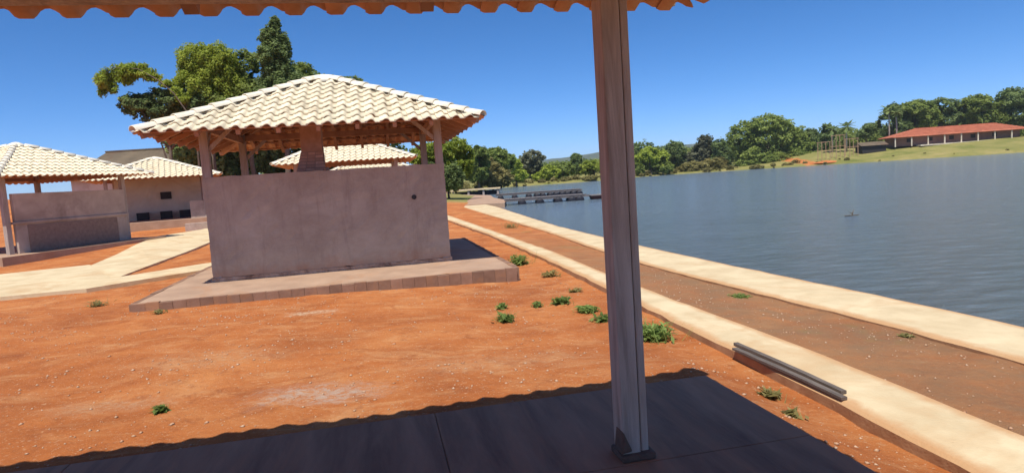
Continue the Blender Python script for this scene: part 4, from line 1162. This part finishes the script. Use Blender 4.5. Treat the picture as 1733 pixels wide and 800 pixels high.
palm(1516, 188, 231, 212, 'right one of the twin pale trunked palms by the red roof', 2, 3.0)
palm(1432, 214, 245, 210, 'round headed palm behind the timber frames of the building site', 3, 3.2)
palm(1408, 220, 248, 214, 'smaller palm left of the round headed palm', 4, 2.8)

# scrub fringe at the foot of the far bank
def fringe():
    g = np.random.default_rng(5); bl = []
    pts = [p for p in lake if p[1] > 120 and p[0] < 150]
    for a, b in zip(pts[:-1], pts[1:]):
        a = np.array(a); b = np.array(b); L = np.linalg.norm(b - a); t = (b - a) / L; nrm_ = np.array([-t[1], t[0]])
        if lake_sd(np.array([(a + b) / 2 + nrm_]))[0] < 0: nrm_ = -nrm_
        for k in range(int(L / 1.3)):
            p = a + t * g.uniform(0, L) + nrm_ * g.uniform(0.6, 9) ** 1.0
            if p[0] > 98 and g.uniform() < 0.75: continue
            hgt = g.uniform(0.2, 0.9) * (0.6 if p[0] > 98 else 1)
            bl.append((p[0], p[1], float(terrain(np.array([p]))[0]) + hgt * 0.4, hgt * 1.5, hgt * 1.2, hgt))
    V, Fc, tone = foliage(bl, 26000, 0.5, 77, 0.15)
    o = link('bank_scrub', quad_mesh('bank_scrub', V, Fc, M['leaf_olive'], tone)); tag(o, 'low scrub fringing the far bank of the lake', 'scrub', kind='stuff')
fringe()
# continuous backdrop wood behind the far shore trees
def wood():
    g = np.random.default_rng(9); bl = []
    for k in range(170):
        X = g.uniform(-120, 260); Y = g.uniform(250, 330) - (60 if X < 0 else 0); h = g.uniform(3.5, 8.5) * (1.0 if X > 60 else 0.8)
        bl.append((X, Y, float(terrain(np.array([[X, Y]]))[0]) + h * 0.55, g.uniform(5, 9), g.uniform(4, 7), h * 0.55))
    V, Fc, tone = foliage(bl, 110000, 1.3, 78, 0.12)
    o = link('far_wood', quad_mesh('far_wood', V, Fc, M['leaf_mid'], tone)); tag(o, 'continuous green wood behind the far shore trees', 'wood', kind='stuff')
wood()

# ------------------------------------------------------------------ house, building site on the far right bank
hx, hz = px_at(1634, 240, 200)
hz = float(terrain(np.array([[hx, 205.]]))[0])
house = empty('house', (hx, 206, hz), -0.1); tag(house, 'long low house with a red clay roof and veranda on the far right bank', 'house')
HL, HD = 20.5, 4.5
mb = MB(); mb.box((-HL + 2, -HD + 1.8, -0.5), (HL - 2, HD, 2.6)); mb.build('wall', M['house_wall'], house)
mb = MB(); mb.add([(-HL, -HD - 0.8, 2.5), (HL, -HD - 0.8, 2.5), (HL, HD + 0.8, 2.5), (-HL, HD + 0.8, 2.5), (-HL + 9, 0.3, 4.9), (HL - 7, 0.3, 4.9),
                  (-HL, -HD - 0.8, 2.3), (HL, -HD - 0.8, 2.3), (HL, HD + 0.8, 2.3), (-HL, HD + 0.8, 2.3)],
                 [(0, 1, 5, 4), (2, 3, 4, 5), (3, 0, 4), (1, 2, 5), (6, 7, 1, 0), (7, 8, 2, 1), (8, 9, 3, 2), (9, 6, 0, 3), (9, 8, 7, 6)])
rf = mb.build('roof', M['red_roof'], house)
for i in range(1, 7):
    k = i / 7
    mb = MB(); mb.bar((-HL + 9 * k, -HD - 0.8 + (HD + 1.1) * k, 2.56 + 2.4 * k), (HL - 7 * k, -HD - 0.8 + (HD + 1.1) * k, 2.56 + 2.4 * k), 0.16, 0.10); mb.build('tile_course', M['red_roof'], rf)
mb = MB(); mb.bar((-HL + 9, 0.3, 4.95), (HL - 7, 0.3, 4.95), 0.4, 0.25); mb.build('ridge_cap', M['red_roof'], rf)
for i in range(9):
    x = -HL + 0.8 + i * (2 * HL - 1.6) / 8
    mb = MB(); mb.box((x - 0.16, -HD - 0.5, -0.6), (x + 0.16, -HD - 0.2, 2.35)); mb.build('veranda_post', M['plaster_pale'], house)
mb = MB(); mb.box((-HL + 8, -HD - 1.2, -0.8), (HL - 1, -HD + 1.6, -0.35)); mb.build('terrace', M['plaster_pale'], house)
for i in range(5):
    x = -HL + 6 + i * 6.4
    mb = MB(); mb.box((x - 0.7, -HD + 1.74, 0.7), (x + 0.7, -HD + 1.81, 1.9)); w_ = mb.build('window', M['dark'], house)
# fence / dark shed left of the house
x0, _ = px_at(1470, 240, 205)
zz = float(terrain(np.array([[x0, 205.]]))[0])
shed = empty('shed', (x0, 205, zz)); tag(shed, 'dark weathered shed between the building site and the red roof', 'shed')
mb = MB(); mb.box((-3.2, -2, -0.4), (4.4, 2, 1.9)); mb.build('wall', M['dark'], shed)
mb = MB(); mb.add([(-3.8, -2.6, 1.9), (5.0, -2.6, 1.9), (5.0, 2.6, 1.9), (-3.8, 2.6, 1.9), (-3.8, 0, 3.1), (5.0, 0, 3.1)], [(0, 1, 5, 4), (2, 3, 4, 5), (3, 0, 4), (1, 2, 5), (3, 2, 1, 0)]); mb.build('roof', M['barn_roof'], shed)
# pole frames
for i, (pxx, top, lb) in enumerate(((1394, 240, 'left low timber frame on the orange bank of the building site'), (1418, 228, 'tall timber pole frame on the building site beside the palm'), (1441, 234, 'right timber pole frame on the building site next to the shed'))):
    X, Z = px_at(pxx, top, 203); z0 = float(terrain(np.array([[X, 203.]]))[0]); h = Z - z0
    fr = empty('pole_frame', (X, 203, z0)); tag(fr, lb, 'frame', 'timber frames of the building site')
    for sx in (-1.3, 1.3):
        for sy in (-1.3, 1.3):
            mb = MB(); mb.tube([(sx, sy, -0.4), (sx * 0.97, sy, h)], [0.11, 0.08], 6); mb.build('pole', M['new_wood'], fr)
    for q in (0.5, 0.97):
        mb = MB(); mb.tube([(-1.6, -1.3, h * q), (1.6, -1.3, h * q)], [0.07, 0.07], 6); mb.build('rail', M['new_wood'], fr)
        mb = MB(); mb.tube([(-1.6, 1.3, h * q), (1.6, 1.3, h * q)], [0.07, 0.07], 6); mb.build('rail', M['new_wood'], fr)
mb = MB(); X, Z = px_at(1398, 252, 199)
# heap of orange earth
V = []; Fq = []
n1, n2 = 14, 8
for j in range(n2 + 1):
    for i in range(n1):
        a = 2 * math.pi * i / n1; rr = 1 - j / n2; k = 1 + 0.15 * math.sin(3 * a + 1) + random.gauss(0, 0.03)
        V.append((math.cos(a) * 4.6 * rr * k, math.sin(a) * 2.2 * rr * k, 0.8 * (1 - rr ** 1.6) - 0.3))
for j in range(n2):
    for i in range(n1): Fq.append((j*n1+i, j*n1+(i+1) % n1, (j+1)*n1+(i+1) % n1, (j+1)*n1+i))
mb.add(V, Fq); o = mb.build('earth_heap', M['earth'], smooth=True); o.location = (X, 199, float(terrain(np.array([[X, 199.]]))[0])); tag(o, 'heap of orange earth on the far bank in front of the timber frames', 'earth heap')

# ------------------------------------------------------------------ distant hills
def hills():
    xs = np.linspace(-2500, 3000, 160); vs = []; fs = []
    rows = ((2300, 0.0), (2500, 0.55), (2800, 1.0), (3300, 0.75), (3800, 0.0))
    for (y, k) in rows:
        for x in xs:
            P = np.array([[x, y * 0.6]])
            h = 84 + 60 * vnoise(P, 0.0016, 11)[0] + 26 * vnoise(P, 0.006, 12)[0] + 9 * vnoise(P, 0.02, 13)[0]
            h *= sstep(-2500, -300, np.array([x]))[0] * 0.4 + 0.6
            vs.append((x, y, max(h, 10) * k - 2))
    n = len(xs)
    for j in range(len(rows) - 1):
        for i in range(n - 1): fs.append((j*n+i, j*n+i+1, (j+1)*n+i+1, (j+1)*n+i))
    mb = MB(); mb.add(vs, fs)
    hm = surf('forested_hill', (0.035, 0.055, 0.02), (0.08, 0.10, 0.04), 0.01, 0.95, None, 0.05, 0.6, 8.0)
    o = mb.build('hills', hm, smooth=True); tag(o, kind='structure')
hills()

# ------------------------------------------------------------------ haze: even pale air over the whole scene
def haze():
    mb = MB(); mb.box((-3600, -450, -4.0), (3600, 5200, 185.0))
    mt = bpy.data.materials.new('haze_air'); mt.use_nodes = True; nt = mt.node_tree
    nt.nodes.remove(nt.nodes['Principled BSDF'])
    v = nt.nodes.new('ShaderNodeVolumePrincipled'); v.inputs['Density'].default_value = 0.00013; v.inputs['Color'].default_value = (0.82, 0.9, 1.0, 1)
    nt.links.new(v.outputs[0], nt.nodes['Material Output'].inputs['Volume'])
    o = mb.build('haze', mt); tag(o, 'thin pale air over the lake and hills', 'haze', kind='stuff')
haze()
